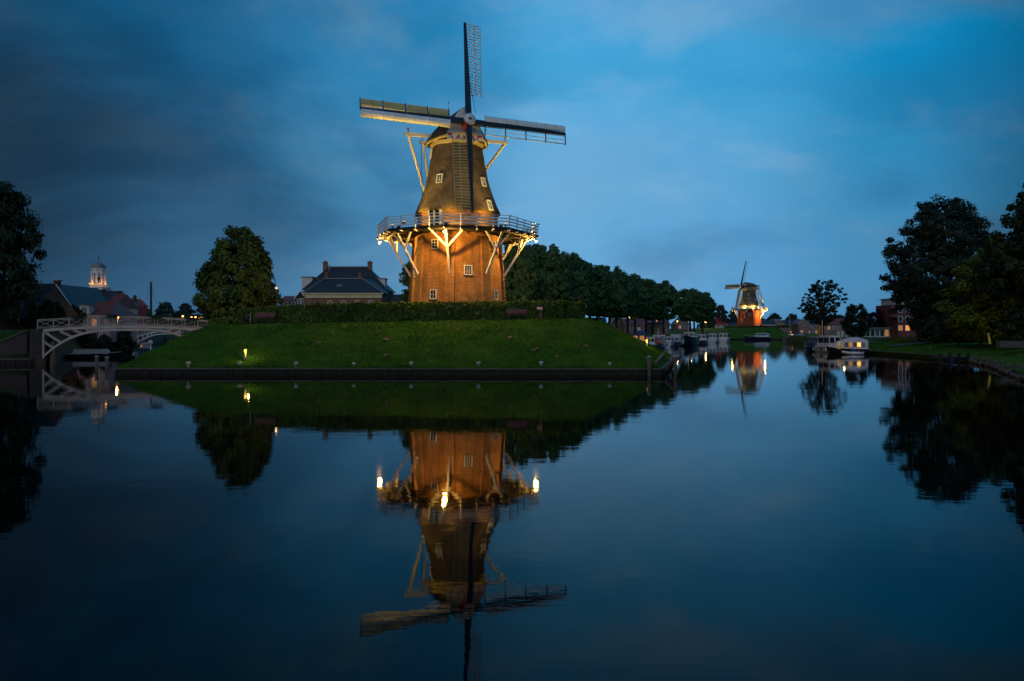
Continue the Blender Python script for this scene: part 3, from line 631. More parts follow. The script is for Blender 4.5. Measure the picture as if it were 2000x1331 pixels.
MILL = dict(delta=-4.4, big=True, brick='brick_mill', drum_mat='brick_mill', deck=13.9, wall=[(5.32, 4.4), (5.15, 6.7), (4.70, 13.9)], drum=4.45,
    thatch=[(4.80, 16.0), (4.14, 17.5), (3.52, 19.25), (3.16, 20.9), (2.84, 22.75), (2.74, 23.45)],
    wall_windows=[(-22.5, 12.5, .80, 1.05, 2, 3), (-22.5, 7.32, .80, 1.02, 2, 2), (22.5, 9.8, .88, 1.02, 3, 4), (-67.5, 9.7, .8, 1.02, 2, 2), (67.5, 7.35, .8, 1.0, 2, 2), (67.5, 12.5, .8, 1.0, 2, 2)],
    thatch_windows=[(-24, 19.45, .72, .98, 2, 3), (62, 19.3, .7, 1.0, 2, 2), (60, 16.75, .72, 1.15, 2, 2)], slit=(-72, 22.5), RG=8.62, bays=4, strut_low=9.45,
    psi=19.5, cap_s=1.0, cap_z=23.72, tail_u=-8.6, tilt=15.0, shaft_z=24.35, hub=4.25,
    sails=[('lattice', -2.2, 11.1, .28, .12), ('flap_closed', 88.2, 11.0, -.22, -.22), ('lattice', 177.8, 10.6, .28, .12), ('flap_open', 268.2, 11.0, -.22, -.22)],
    nbar=25, lat0=2.6, lat_w=1.72, nose0=1.9, bar_tan=True, lamps=[(0, 2300), (-2, 3000), (2, 2700), (4, 1500)],
    uplights=[(-1, 8.2, 2200, (-1.5, 0, 24.2)), (1, 8.2, 1700, (1.5, 0, 24.2)), (0, 7.4, 900, (0, -4.4, 15.2)), (2.6, 8.2, 4000, (3.0, 1.0, 23.5)), (-2.6, 8.2, 5200, (-3.5, 1.0, 23.5)), (-1, 7.4, 900, (-3.0, -2.8, 15.2)), (1, 7.4, 900, (3.1, -2.8, 15.2))], up_ang=56, sail_lights=[(-1, 8.1, 1700, (-2.4, -2.2, 18.4)), (0, 8.1, 1300, (-.6, -3.4, 18.2)), (1, 8.1, 1000, (2.4, -2.2, 18.4)), (-.6, 8.95, 5200, (-4.5, -6.2, 25.6)), (2, 8.3, 3000, (7.5, 0.5, 25.0))])
windmill('windmill', 'large thatched windmill with a floodlit brick base behind the hedge', X1, Y1, 4.45, MILL)
FAR = dict(MILL); FAR.update(delta=8, big=False, brick='brick_crimson', drum_mat='white_paint', deck=12.35, wall=[(5.2, 4.3), (5.0, 5.4), (4.55, 12.35)], drum=4.15,
    thatch=[(4.45, 13.9), (3.9, 15.4), (3.35, 17.2), (2.95, 19.0), (2.6, 20.6)], wall_windows=[(-22.5, 10.4, .9, 1.2, 2, 2), (22.5, 6.2, .9, 1.2, 2, 2), (-67.5, 7.6, .9, 1.1, 2, 2)],
    thatch_windows=[(-30, 18.6, 1.0, .8, 2, 1), (-28, 16.9, 1.6, .6, 2, 1), (22, 16.5, 1.1, 1.2, 2, 2), (-30, 14.9, 1.0, 1.2, 2, 2)], RG=7.5, bays=3, strut_low=8.6,
    psi=-66, cap_s=.98, cap_z=20.75, tail_u=-8.2, tilt=13.0, shaft_z=21.3, hub=4.2,
    sails=[('lattice', -1, 10.7, .25, .1), ('flap_closed', 89, 10.6, -.2, -.15), ('flap_closed', 179, 10.4, .25, .1), ('lattice', 269, 10.6, -.2, -.15)],
    nbar=14, lat0=2.4, lat_w=1.4, nose0=1.9, lamps=[(.75, 5000), (-2, 400)],
    uplights=[(-1, 5.6, 1500, (-2.6, -2.2, 13.6)), (0, 5.6, 1500, (0.3, -3.4, 13.6)), (1, 5.6, 1500, (3.0, -1.9, 13.6)), (-2, 6.8, 1500, (-4, 0, 19)), (2, 6.8, 1600, (4, 0, 18))], up_ang=80, sail_lights=[])
windmill('windmill', 'small distant windmill with dark red base and glowing white band', px(1463, 322), 322.0, 4.3, FAR)
# ================================================================ plants
def env(shape, h):
    if shape == 'dome': return max(0.02, (1 - h ** 2.9)) ** .62 * min(1, .66 + 1.3 * h)
    if shape == 'oval': return math.sqrt(max(.01, 1 - ((h - .42) / .60) ** 2)) if h > .42 else math.sqrt(max(.01, 1 - ((.42 - h) / .50) ** 2))
    if shape == 'column': return min(1, .55 + h) * max(.05, 1 - h ** 3.2) ** .6
    if shape == 'spread': return math.sqrt(max(.02, 1 - (2 * h - 1) ** 2)) * (.8 + .3 * math.sin(h * 5))
    return math.sqrt(max(.02, 1 - (2 * h - 1) ** 2))
KIN = {  # height, crown radius, crown start, shape, clusters, leaves, leaf size, cluster radius, leaf material, shell
    'chestnut': (13, 5.6, .6, 'dome', 420, 30000, .32, .95, 'leaf_chestnut', .45), 'lime': (13, 4.6, 4.0, 'oval', 330, 19000, .34, .85, 'leaf_lime', .45),
    'oak': (16, 9.0, 1.4, 'dome', 480, 34000, .34, 1.15, 'leaf_dark', .35), 'poplar': (25, 10.5, 5.6, 'dome', 560, 44000, .33, 1.15, 'leaf_poplar', .40),
    'sparse': (13, 4.2, 3.2, 'ball', 230, 7600, .24, .40, 'leaf_dark', .40), 'round': (10, 4.5, .5, 'oval', 220, 10000, .36, .85, 'leaf_dark', .4),
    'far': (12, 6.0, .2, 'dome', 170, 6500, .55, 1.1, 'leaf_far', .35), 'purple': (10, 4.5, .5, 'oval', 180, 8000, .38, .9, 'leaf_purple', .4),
    'olive': (12, 5.5, .5, 'dome', 300, 22000, .26, .85, 'leaf_olive', .4), 'bush': (4, 2.6, .05, 'dome', 140, 7500, .22, .45, 'leaf_dark', .35), 'ash': (18, 7.5, 1.6, 'spread', 420, 28000, .32, .95, 'leaf_dark', .42)}
TC = {}
def tree_meshes(kind, var):
    if (kind, var) in TC: return TC[kind, var]
    H, Rx, z0, shape, nc, nl, ls, cr, mat, shell = KIN[kind]; rng = np.random.default_rng(abs(hash_(kind)) + var * 17); rr = random.Random(hash_(kind) + var)
    cs = []; lob = [rr.uniform(.78, 1.14) for _ in range(9)]
    while len(cs) < nc:
        h = rr.random(); e = env(shape, h)
        if rr.random() > e ** .8: continue
        a = rr.random() * 6.283; f = shell + (1 - shell) * rr.random() ** .6
        k = lob[int(a / 6.2832 * 5 + h * 4) % 9] * (1 + .09 * math.sin(h * 11 + var * 2 + a * 3))
        cs.append((math.cos(a) * e * Rx * f * k * .92, math.sin(a) * e * Rx * f * k * .92, z0 + h * (H - z0) * (.97 + .05 * math.sin(a * 3 + var))))
    cs = np.array(cs); idx = rng.integers(0, nc, nl); dirn = rng.normal(size=(nl, 3)); dirn /= np.linalg.norm(dirn, axis=1, keepdims=True)
    crs = cr * rng.uniform(.6, 1.25, nc)[idx]; off = dirn * (crs * rng.random(nl) ** .42)[:, None] * [1, 1, .72]
    pts = cs[idx] + off; pts[:, 2] = np.maximum(pts[:, 2], .15)
    out = pts - [0, 0, z0 + (H - z0) * .45]; out /= np.linalg.norm(out, axis=1, keepdims=True)
    nrm = dirn * .8 + out * .6 + rng.normal(size=(nl, 3)) * .35 + [0, 0, .35]
    crown = leaves_mesh('crown', pts, nrm, ls * rng.uniform(.6, 1.35, nl), mat, rng)
    tr = MB(); tp = Vector((rr.uniform(-.3, .3), rr.uniform(-.3, .3), z0 + (H - z0) * .62)); rad = H * .022
    mid = Vector((tp.x * .4, tp.y * .4, z0 + .6)); tr.tube((0, 0, -.4), (0, 0, .5), rad * 1.5, rad * 1.1, 9); tr.tube((0, 0, .5), mid, rad * 1.1, rad * .9, 9); tr.tube(mid, tp, rad * .9, rad * .25, 8)
    for i in rng.choice(nc, min(nc, 90 if kind == 'sparse' else 46 if kind in ('sparse', 'poplar', 'ash') else 26), replace=False):
        c = Vector(cs[i]); k = rr.uniform(.1, .8); s = mid.lerp(tp, min(.95, max(0, (c.z - z0) / (H - z0) * .8 - .12))) if c.z > mid.z else mid
        m_ = s.lerp(c, .55) + Vector((0, 0, -.25)); tr.tube(s, m_, rad * .36, rad * .22, 5); tr.tube(m_, c, rad * .22, rad * .06, 5)
    TC[kind, var] = (tr.mesh('trunk', 'bark'), crown); return TC[kind, var]
def hash_(s): return sum(ord(c) * (i + 3) for i, c in enumerate(s)) % 9973
tree_n = [0]
def tree(name, label, kind, cx, top, wpx, Y, zb, group=None, var=0, cat='tree'):
    H, Rx = KIN[kind][0], KIN[kind][1]; tree_n[0] += 1; rz = tree_n[0] * 2.399
    h = pz(top, Y) - zb; w = wpx / F * Y / 2; o = thing(name, label, cat, (px(cx, Y), Y, zb), rz, group, (w / Rx, w / Rx, h / H)); t, c = tree_meshes(kind, var)
    link('trunk', t, o); link('crown', c, o); return o
tree('chestnut_tree', 'broad dense round-topped tree standing alone left of the brick house', 'chestnut', 467, 447, 158, 98, 3.8)
AVE = [(1012, 477, 90, 112), (1070, 487, 92, 118), (1112, 499, 86, 129), (1152, 515, 80, 146), (1190, 526, 76, 158), (1226, 538, 72, 176), (1262, 547, 68, 194), (1296, 553, 62, 208), (1348, 566, 58, 238), (1372, 572, 50, 256)]
ORD = ['first', 'second', 'third', 'fourth', 'fifth', 'sixth', 'seventh', 'eighth', 'ninth', 'last']
for i, (cx, top, w, Y) in enumerate(AVE):
    tree('lime_tree', f'{ORD[i]} clipped green tree of the avenue, counted from the windmill' if i < 9 else 'last green tree at the far end of the avenue, above the furthest boats', 'lime', cx, top, w * 1.12, Y, 2.6, 'avenue of trees along the left canal bank', i % 3)
for i in range(9):
    (x0, t0, w0, Y0_), (x1, t1, w1, Y1_) = AVE[i], AVE[i + 1]
    if i != 7: tree('lime_tree', f'avenue tree of the rear row seen between the {ORD[i]} and {ORD[i + 1]} front trees', 'lime', (x0 + x1) / 2 - 4, (t0 + t1) / 2 + 3, (w0 + w1) / 2 * 1.1, (Y0_ + Y1_) / 2 + 5, 2.6, 'avenue of trees along the left canal bank', (i + 1) % 3)
tree('lime_tree', 'green tree peeping out behind the left foot of the windmill', 'lime', 838, 497, 112, 104, 4.2, 'avenue of trees along the left canal bank', 1)
tree('oak_tree', 'large dark tree cut off by the left edge of the picture', 'oak', -48, 338, 268, 96, 3.4)
tree('poplar_tree', 'tallest big loose-crowned tree above the right bank', 'poplar', 1843, 386, 236, 138, 1.6)
tree('ash_tree', 'dark tree cut off by the right edge of the picture', 'ash', 2052, 318, 252, 96, 2.2)
tree('olive_green_tree', 'yellow-green leafy tree in front of the dark trees on the right', 'olive', 1945, 468, 190, 103, 1.9)
tree('sparse_tree', 'slender tree with open gappy crown behind the white boats', 'sparse', 1607, 545, 84, 162, 1.5)
tree('round_tree', 'compact dark round tree right of the open-crowned tree', 'round', 1671, 593, 50, 186, 1.7)
tree('round_tree', 'dark leafy tree hiding the right part of the apartment block', 'round', 1822, 560, 92, 158, 1.7, None, 1)
tree('purple_tree', 'purple-black round tree beside the low pavilion', 'purple', 1710, 606, 44, 205, 1.8); tree('purple_tree', 'smaller purple-black tree touching the red apartment block', 'purple', 1735, 611, 34, 210, 1.8)
tree('bush', 'dark bush at the water-meadow edge under the big right tree', 'bush', 1872, 612, 80, 112, 1.7, None, 0, 'bush'); tree('bush', 'black shrub below the yellow-green tree', 'bush', 1915, 596, 100, 106, 1.9, None, 1, 'bush'); tree('bush', 'dark shrub at the right picture edge beside the stone steps', 'bush', 2010, 590, 110, 92, 2.2, None, 0, 'bush'); tree('bush', 'low dark thicket left of the yellow-green tree', 'bush', 1822, 618, 62, 124, 1.6, None, 1, 'bush')
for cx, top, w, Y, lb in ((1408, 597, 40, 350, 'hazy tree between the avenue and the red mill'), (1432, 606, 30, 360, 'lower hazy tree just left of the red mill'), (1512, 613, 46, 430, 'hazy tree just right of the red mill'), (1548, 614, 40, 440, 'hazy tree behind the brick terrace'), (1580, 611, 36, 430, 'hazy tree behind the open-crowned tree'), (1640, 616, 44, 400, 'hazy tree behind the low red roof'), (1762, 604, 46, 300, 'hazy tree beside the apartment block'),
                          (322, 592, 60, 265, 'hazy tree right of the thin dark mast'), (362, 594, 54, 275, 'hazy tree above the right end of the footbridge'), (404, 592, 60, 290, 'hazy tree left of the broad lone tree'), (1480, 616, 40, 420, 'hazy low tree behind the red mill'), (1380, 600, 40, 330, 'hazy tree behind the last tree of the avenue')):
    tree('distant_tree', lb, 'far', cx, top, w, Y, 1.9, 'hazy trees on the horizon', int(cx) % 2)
tree('canal_tree', 'olive green tree behind the footbridge right of the red gable', 'olive', 272, 590, 68, 170, 2.2, None, 1); tree('canal_tree', 'small green tree behind the right end of the footbridge', 'round', 436, 606, 70, 128, 3.2)
for cx, top, w, Y, lb in ((98, 586, 66, 106, 'dark tree in front of the gabled house by the footbridge'), (142, 596, 50, 112, 'dark shrub between gabled house and red roof'), (70, 605, 44, 102, 'black shrub at the left end of the footbridge'), (172, 642, 46, 116, 'dark bush seen under the footbridge, beside the pink wall'), (238, 640, 54, 128, 'largest dark bush seen under the footbridge'), (205, 655, 40, 122, 'low bush under the footbridge above the moored barge')):
    tree('bush', lb, 'bush', cx, top, w, Y, pz(692, Y) if top > 630 else 3.4, None, int(cx) % 2, 'bush')
# ---- hedges
def hedge(name, label, pts, wid, rng, n):
    base = Vector(pts[0][0]); o = thing(name, label, 'hedge', base); core = MB(); segs = []
    for (p, z), (q, zq) in zip(pts[:-1], pts[1:]):
        p, q = Vector(p), Vector(q); t = (q - p); t.z = 0; L = t.length; t.normalize(); nn = Vector((t.y, -t.x, 0)); segs.append((p, q, z, zq, nn, L))
        core.grid([[p - base + nn * .8 * wid / 2, q - base + nn * .8 * wid / 2], [p - base + nn * .8 * wid / 2 + Vector((0, 0, z - p.z - .15)), q - base + nn * .8 * wid / 2 + Vector((0, 0, zq - q.z - .15))], [p - base - nn * .8 * wid / 2 + Vector((0, 0, z - p.z - .15)), q - base - nn * .8 * wid / 2 + Vector((0, 0, zq - q.z - .15))], [p - base - nn * .8 * wid / 2, q - base - nn * .8 * wid / 2]], False)
    core.build('core', 'leaf_dark', o); tot = sum(s[-1] for s in segs); P_, N_ = [], []
    for p, q, z, zq, nn, L in segs:
        m = int(n * L / tot); k = rng.random(m); f = rng.random(m); h = z - p.z
        for i in range(m):
            c = p.lerp(q, k[i]); hh = (z + (zq - z) * k[i]) - c.z; per = 2 * hh + wid; s = f[i] * per
            if s < hh: pos = c + nn * wid / 2 + Vector((0, 0, s)); nv = nn
            elif s < hh + wid: pos = c + nn * (wid / 2 - (s - hh)) + Vector((0, 0, hh)); nv = Vector((0, 0, 1))
            else: pos = c - nn * wid / 2 + Vector((0, 0, hh - (s - hh - wid))); nv = -nn
            P_.append(pos - base); N_.append(nv)
    P_ = np.array(P_); N_ = np.array(N_); P_ = P_ + rng.normal(size=P_.shape) * .06 + (N_ * (.06 * np.sin(P_[:, :1] * 3.1 + P_[:, 2:] * 4) + .04 * np.sin(P_[:, :1] * 9.3)))
    N_ = N_ * .8 + rng.normal(size=P_.shape) * .55 + [0, 0, .25]
    link('foliage', leaves_mesh('foliage', P_, N_, .15 * rng.uniform(.6, 1.4, len(P_)), 'leaf_hedge', rng), o); return o
rh = np.random.default_rng(11)
hedge('clipped_hedge', 'long clipped hedge across the bastion in front of the windmill', [((-27.2, 74.6, 4.2), 5.55), ((-25, 74.4, 4.25), 5.75), ((-20.5, 74.2, 4.35), 6.02), ((-12, 74.1, 4.45), 6.24), ((-2, 74.0, 4.6), 6.32), ((5.0, 74.0, 4.72), 6.36), ((6.6, 75.2, 4.68), 6.30), ((6.9, 79, 4.5), 6.1), ((7.6, 86, 4.0), 5.6)], 1.0, rh, 30000)
hedge('low_hedge', 'low hedge end by the footbridge landing', [((-30.6, 77.5, 4.02), 4.62), ((-27.9, 75.6, 4.1), 4.75)], .9, rh, 2600)
hedge('low_hedge', 'dark low hedge at the foot of the distant red mill', [((84, 299, 4.2), 5.3), ((112, 300, 4.6), 5.5)], 1.2, rh, 3000)
# ---- soil heaps on the slope
def on_slope(x, y):
    for i in range(400):
        Y = 61.9 + i * .023; t = (Y - 61.8) / 9.35; X = px(x, Y); zt = 4.1 + (X + 28) / 35 * .6; h = .78 * t + .22 * math.sin(t * math.pi / 2) ** 1.05; z = .45 + (zt - .45) * h + wob(X, Y)
        if pz(y, Y) <= z: return Vector((X, Y, z))
    return P(x, y, 66)
mh = MB(); rr = random.Random(4)
mh.lathe([(.30, -.05), (.27, .05), (.17, .12), (.05, .17)], 9); mhm = mh.mesh('molehill', 'soil')
for i, (x, y) in enumerate([(590, 668), (612, 674), (622, 670), (648, 650), (660, 674), (737, 652), (744, 649), (754, 664), (752, 695), (680, 696), (1042, 686), (1048, 683), (1054, 680), (1085, 670), (1098, 687), (1135, 673), (1143, 676), (1150, 686), (1086, 697), (996, 660), (985, 690), (836, 690)]):
    o = link('molehill', mhm); o.location = on_slope(x, y); o.rotation_euler = (R(20), 0, rr.random() * 6); s = rr.uniform(.5, 1.1); o.scale = (s * 1.25, s, s * .8); tag(o, 'small brown soil heap on the grass slope of the bastion', 'molehill', 'soil heaps on the bastion slope')
# ================================================================ furniture of the bastion
def bench(label, loc, rz):
    o = thing('park_bench', label, 'bench', loc, rz, 'benches along the hedge')
    for i, (y, z) in enumerate(((-.22, .45), (-.06, .45), (.10, .45))): q = MB(); q.box((0, y, z), (1.95, .13, .045)); q.build('seat_slat', 'slat_red', o)
    for z in (.66, .86): q = MB(); q.box((0, .25 + (z - .6) * .15, z), (1.95, .045, .16)); q.build('back_slat', 'slat_red', o)
    for s in (-1, 1):
        q = MB(); q.bar((s * .75, -.22, 0), (s * .75, -.22, .43), .07); q.bar((s * .75, .2, 0), (s * .75, .30, .92), .07); q.bar((s * .75, -.24, .40), (s * .75, .24, .40), .06); q.build('leg', 'dark_metal', o)
bench('red-brown slatted bench left of centre, under the lower end of the hedge', (px(516, 73.1), 73.1, 4.38), 0); bench('red-brown slatted bench near the right end of the hedge', (px(1010, 73.0), 73.0, 4.72), 0)
o = thing('information_sign', 'pinkish reading panel on a red post near the right end of the hedge', 'sign', (px(1056, 72.9), 72.9, 4.74)); q = MB(); q.bar((0, 0, 0), (0, 0, .85), .16); q.build('post', 'slat_red', o)
q = MB(); q.bar((-.10, -.25, .86), (-.10, .2, 1.12), .52, .05); q.build('panel', 'plaster_pink', o)
o = thing('litter_bin', 'dark litter bin beside the left bench', 'litter bin', (px(482, 73.1), 73.1, 4.28)); q = MB(); q.lathe([(.22, .1), (.24, .75), (.2, .8)], 12); q.build('bin', 'dark_metal', o); q = MB(); q.bar((.34, 0, 0), (.34, 0, .95), .05); q.build('post', 'grey_metal', o)
def bollard_lamp(label, loc, w):
    o = thing('bollard_lamp', label, 'lamp', loc, 0, 'low lamps on the bastion slope'); q = MB(); q.lathe([(.09, -.25), (.09, .62), (.075, .64)], 12); q.build('post', 'grey_metal', o)
    q = MB(); q.lathe([(.075, .64), (.10, .67), (.10, .86), (.075, .88)], 12); q.build('lamp_glass', 'lamp_amber', o); q = MB(); q.lathe([(.15, .88), (.16, .92), (.05, .98)], 12); q.build('cap', 'grey_metal', o)
    point('bollard_light', (.34, -.22, .72), w, (1, .62, .10), .06, o)
p_ = on_slope(479, 704); bollard_lamp('low lamp glowing on the grass slope at the left', p_, 55); bollard_lamp('low lamp glowing on the right-hand flank of the bastion', (14.2, 80, 1.75), 42)
q = MB(); q.lathe([(.10, -.3), (.10, .22), (.17, .28), (.19, .36), (.15, .44), (.03, .48)], 12); bom = q.mesh('mooring_bollard', 'pale_stone')
for i, (x, od) in enumerate(zip((368, 469, 578, 690, 804, 935, 1057, 1192), ('leftmost', 'second', 'third', 'fourth', 'fifth', 'sixth', 'seventh', 'rightmost'))):
    o = link('mooring_bollard', bom); o.location = on_slope(x, 718); o.rotation_euler = (R(rr.uniform(-7, 7)), R(rr.uniform(-9, 9)), 0); o.scale = [rr.uniform(.8, 1.1)] * 3; tag(o, f'{od} of the eight small grey mooring bollards along the quay' if i in (0, 7) else f'{od} small grey mooring bollard from the left along the quay', 'bollard', 'mooring bollards along the bastion quay')
def wpost(label, x, Y, top, cap='lead'):
    o = thing('mooring_post', label, 'post', (x, Y, 0), 0, 'timber mooring posts'); q = MB(); q.tube((0, 0, -1), (0, 0, top), .17, .15, 10); q.build('post', 'weathered_wood', o); q = MB(); q.lathe([(.20, top - .06), (.20, top + .03), (.12, top + .11), (.02, top + .13)], 12); q.build('cap', cap, o)
wpost('white-capped timber post in front of the right end of the quay', px(1268, 61.0), 61.0, 1.45); wpost('white-capped timber post in the water off the bastion corner', px(1319, 62.2), 62.2, 1.45)
wpost('left of two timber posts in the water below the footbridge', px(189, 72), 72, 1.1); wpost('right of two timber posts in the water below the footbridge', px(209, 71.5), 71.5, 1.05); wpost('short post in the water beyond the bastion corner, near the boats', px(1302, 104), 104, 1.0); wpost('short post in the water beside the moored boats', px(1328, 108), 108, 1.0)
o = thing('guard_rail', 'weathered timber guard rail running back from the quay corner', 'rail', (11.7, 61.6, 0)); q = MB(); q.bar((.0, .2, .98), (4.2, 17.5, 1.15), .18, .22); q.build('rail', 'weathered_wood', o)
for k in (.05, .35, .65, .95): q = MB(); q.bar((4.2 * k, .2 + 17.3 * k, -.2), (4.2 * k, .2 + 17.3 * k, 1.0 + .15 * k), .16); q.build('post', 'weathered_wood', o)
o = thing('guard_rail', 'dark fender timber in the water between corner post and quay', 'rail', (px(1319, 62.2), 62.2, 0)); q = MB(); q.bar((-1.0, -.5, .35), (-.05, .1, 1.2), .2, .24); q.bar((.0, .2, 1.1), (4.0, 16, 1.0), .18, .22); q.build('rail', 'dark_wood', o)
def street_lamp(label, x, y, Y, zb, w=90, c=(1, .60, .20), rad=.22, group='street lamps along the left bank', gm='lamp_warm'):
    z = pz(y, Y); o = thing('street_lamp', label, 'lamp', (px(x, Y), Y, zb), 0, group); h = z - zb; q = MB(); q.tube((0, 0, -.3), (0, 0, h - rad * .9), .07, .045, 8); q.build('post', 'dark_metal', o)
    q = MB(); q.lathe([(.02, h - rad), (rad * .75, h - rad * .7), (rad, h), (rad * .75, h + rad * .7), (.02, h + rad)], 12); q.build('lamp_globe', gm, o); q = MB(); q.lathe([(rad * .7, h + rad * .72), (rad * .9, h + rad * .8), (.03, h + rad * 1.3)], 10); q.build('cap', 'dark_metal', o)
    point('street_light', (0, -rad - .1, h - .1), w, c, .12, o)
street_lamp('nearest glowing street lamp under the avenue trees, left of the red roofs', 1226, 620.5, 178, 2.5, 160, rad=.30); street_lamp('glowing street lamp over the brown shed behind the boats', 1283, 624, 215, 2.5, 160, rad=.34); street_lamp('faint small street lamp just left of the gabled brick house', 1323, 628, 262, 2.5, 60, rad=.24); street_lamp('glowing street lamp right of the gabled brick house', 1349, 628.5, 272, 2.5, 190, rad=.40); street_lamp('furthest glowing street lamp at the end of the avenue', 1378, 629, 295, 2.5, 190, rad=.40)
street_lamp('slim grey lamp post with dim orange head before the lone tree', 540, 563, 94, 4.0, 6, rad=.11, group='slim lamp post', gm='lamp_dim')
for x, y, Y, lb in ((230, 620, 112, 'brightest lamp behind the middle of the footbridge'), (357, 618, 140, 'left of three orange lamps behind the right end of the footbridge'), (374, 620, 142, 'middle of three orange lamps behind the right end of the footbridge'), (382, 620, 146, 'right of three orange lamps behind the right end of the footbridge')):
    street_lamp(lb, x, y, Y, 2.6, 190 if x < 300 else 60, (1, .45, .10), .17 if x > 300 else .2, 'lamps behind the footbridge')
street_lamp('tiny yellow quay lamp between the last two moored boats', 1402, 656, 222, .6, 10, (1, .6, .12), .16, 'small quay lamps', 'lamp_amber'); street_lamp('tiny orange quay lamp by the reeds below the left terrace', 1547, 654, 250, .6, 10, (1, .45, .08), .18, 'small quay lamps', 'lamp_amber')
o = thing('bent_pipe_barrier', 'yellow bent pipe at the right end of the footbridge', 'barrier', (px(386, 93), 93, 3.7)); q = MB(); q.path([(0, 0, 0), (.05, 0, 1.0), (.2, 0, 1.45), (.45, 0, 1.55), (.7, 0, 1.45)], .05, 7); q.build('pipe', 'yellow_paint', o); point('barrier_light', (.2, -.7, 1.7), 14, (1, .55, .08), .08, o)
# ================================================================ buildings
def roof_pts(w, d, ze, zr, style, ov, hip):
    W, D0, D1 = w / 2 + ov, -ov, d + ov
    if style == 'side': return [(-W, D0, ze), (W, D0, ze), (W, D1, ze), (-W, D1, ze), (-W, d / 2, zr), (W, d / 2, zr)], [(0, 1, 5, 4), (2, 3, 4, 5), (3, 0, 4), (1, 2, 5), (3, 2, 1, 0)]
    if style == 'gable': return [(-W, D0, ze), (W, D0, ze), (W, D1, ze), (-W, D1, ze), (0, D0, zr), (0, D1, zr)], [(1, 2, 5, 4), (3, 0, 4, 5), (0, 1, 4), (2, 3, 5), (3, 2, 1, 0)]
    hx, hy = hip; return [(-W, D0, ze), (W, D0, ze), (W, D1, ze), (-W, D1, ze), (-W + hx, d / 2 - hy, zr), (W - hx, d / 2 - hy, zr), (W - hx, d / 2 + hy, zr), (-W + hx, d / 2 + hy, zr)], [(0, 1, 5, 4), (1, 2, 6, 5), (2, 3, 7, 6), (3, 0, 4, 7), (4, 5, 6, 7), (3, 2, 1, 0)]
def house(name, label, x0, x1, Y, zg, eave, ridge, depth, wall, roof, style='side', wins=(), chim=(), rz=0.0, hip=(3, .05), ov=.3, cat='house', group=None, verge=None, doors=(), sky=(), wall2=None):
    w = (x1 - x0) / F * Y; o = thing(name, label, cat, (px((x0 + x1) / 2, Y), Y, zg), rz, group); ze, zr = pz(eave, Y) - zg, pz(ridge, Y) - zg
    q = MB(); q.box((0, depth / 2, ze / 2 - .3), (w, depth, ze + .6)) if style != 'gable' else q.prism([(-w / 2, 0, -.6), (w / 2, 0, -.6), (w / 2, 0, ze), (0, 0, zr - .12), (-w / 2, 0, ze)], (0, depth, 0))
    q.build('wall', wall, o, True)
    vv, ff = roof_pts(w, depth, ze, zr, style, ov, hip); q = MB()
    if style == 'gable': q.add([Vector(v) + Vector((0, 0, .06)) for v in vv], ff[:2]); q.add(vv, [f[::-1] for f in ff[:2]])
    else: q.add(vv, ff)
    rf = q.build('roof', roof, o, True)
    if verge:
        q = MB()
        if style == 'gable': q.bar((-w / 2 - ov, -ov - .03, ze), (0, -ov - .03, zr + .02), .06, .2); q.bar((w / 2 + ov, -ov - .03, ze), (0, -ov - .03, zr + .02), .06, .2)
        else: q.bar((-w / 2 - ov, -ov - .05, ze - .1), (w / 2 + ov, -ov - .05, ze - .1), .1, .26)
        q.build('verge_board', verge, rf)
    for fx, hz, cw, ch, cy in chim:
        q = MB(); q.box((-w / 2 + w * fx, depth * cy, hz - zg + ch / 2), (cw, cw, ch)); q.box((-w / 2 + w * fx, depth * cy, hz - zg + ch + .06), (cw + .12, cw + .12, .14)); q.build('chimney', 'brick_red' if wall != 'brick_dark' else 'brick_dark', rf, True)
    for fx, wy, ww, wh, pane in wins: window(o, (-w / 2 + w * fx, -.02, pz(wy, Y) - zg), 0, ww, wh, 2 if ww > .7 else 1, 2 if wh > 1.1 else 1, pane=pane)
    for fx, ww, wh, mt in doors: q = MB(); q.box((-w / 2 + w * fx, -.03, wh / 2), (ww, .1, wh)); q.build('door', mt, o)
    for fx, t, sw, sh in sky:
        q = MB(); c = Vector((-w / 2 + w * fx, -ov + (depth / 2 + ov) * t, ze + (zr - ze) * t + .06)); sl = Vector((0, depth / 2 + ov, zr - ze)).normalized(); q.bar(c - sl * sh / 2, c + sl * sh / 2, sw, .08); q.build('skylight', 'pane_pale', rf)
    return o
# ---- brick house with hipped roofs behind the hedge
YH_ = 128.0; zg = 4.3; o = thing('brick_house', 'brick house with black hipped roofs and four arched windows behind the hedge', 'house', (px(672, YH_), YH_, zg))
def HX(x, Y=YH_): return px(x, Y) - px(672, YH_)
def HZ(y, Y=YH_): return pz(y, Y) - zg
wA = HX(745) - HX(598); xc = (HX(745) + HX(598)) / 2
q = MB(); q.box((xc, 3.0, HZ(578) / 2), (wA, 6.0, HZ(578))); q.build('wall', 'brick_red', o, True)
Yb = YH_ + 6.2; wB = HX(752, Yb) - HX(594, Yb); xb = (HX(752, Yb) + HX(594, Yb)) / 2; q = MB(); q.box((xb, 11.2, HZ(568, Yb) / 2), (wB, 10.0, HZ(568, Yb))); q.build('wall', 'brick_red', o, True)
ze, zr = HZ(573) + .05, HZ(545, YH_ + 4.2); q = MB(); X0_, X1_ = xc - wA / 2 - .35, xc + wA / 2 + .35
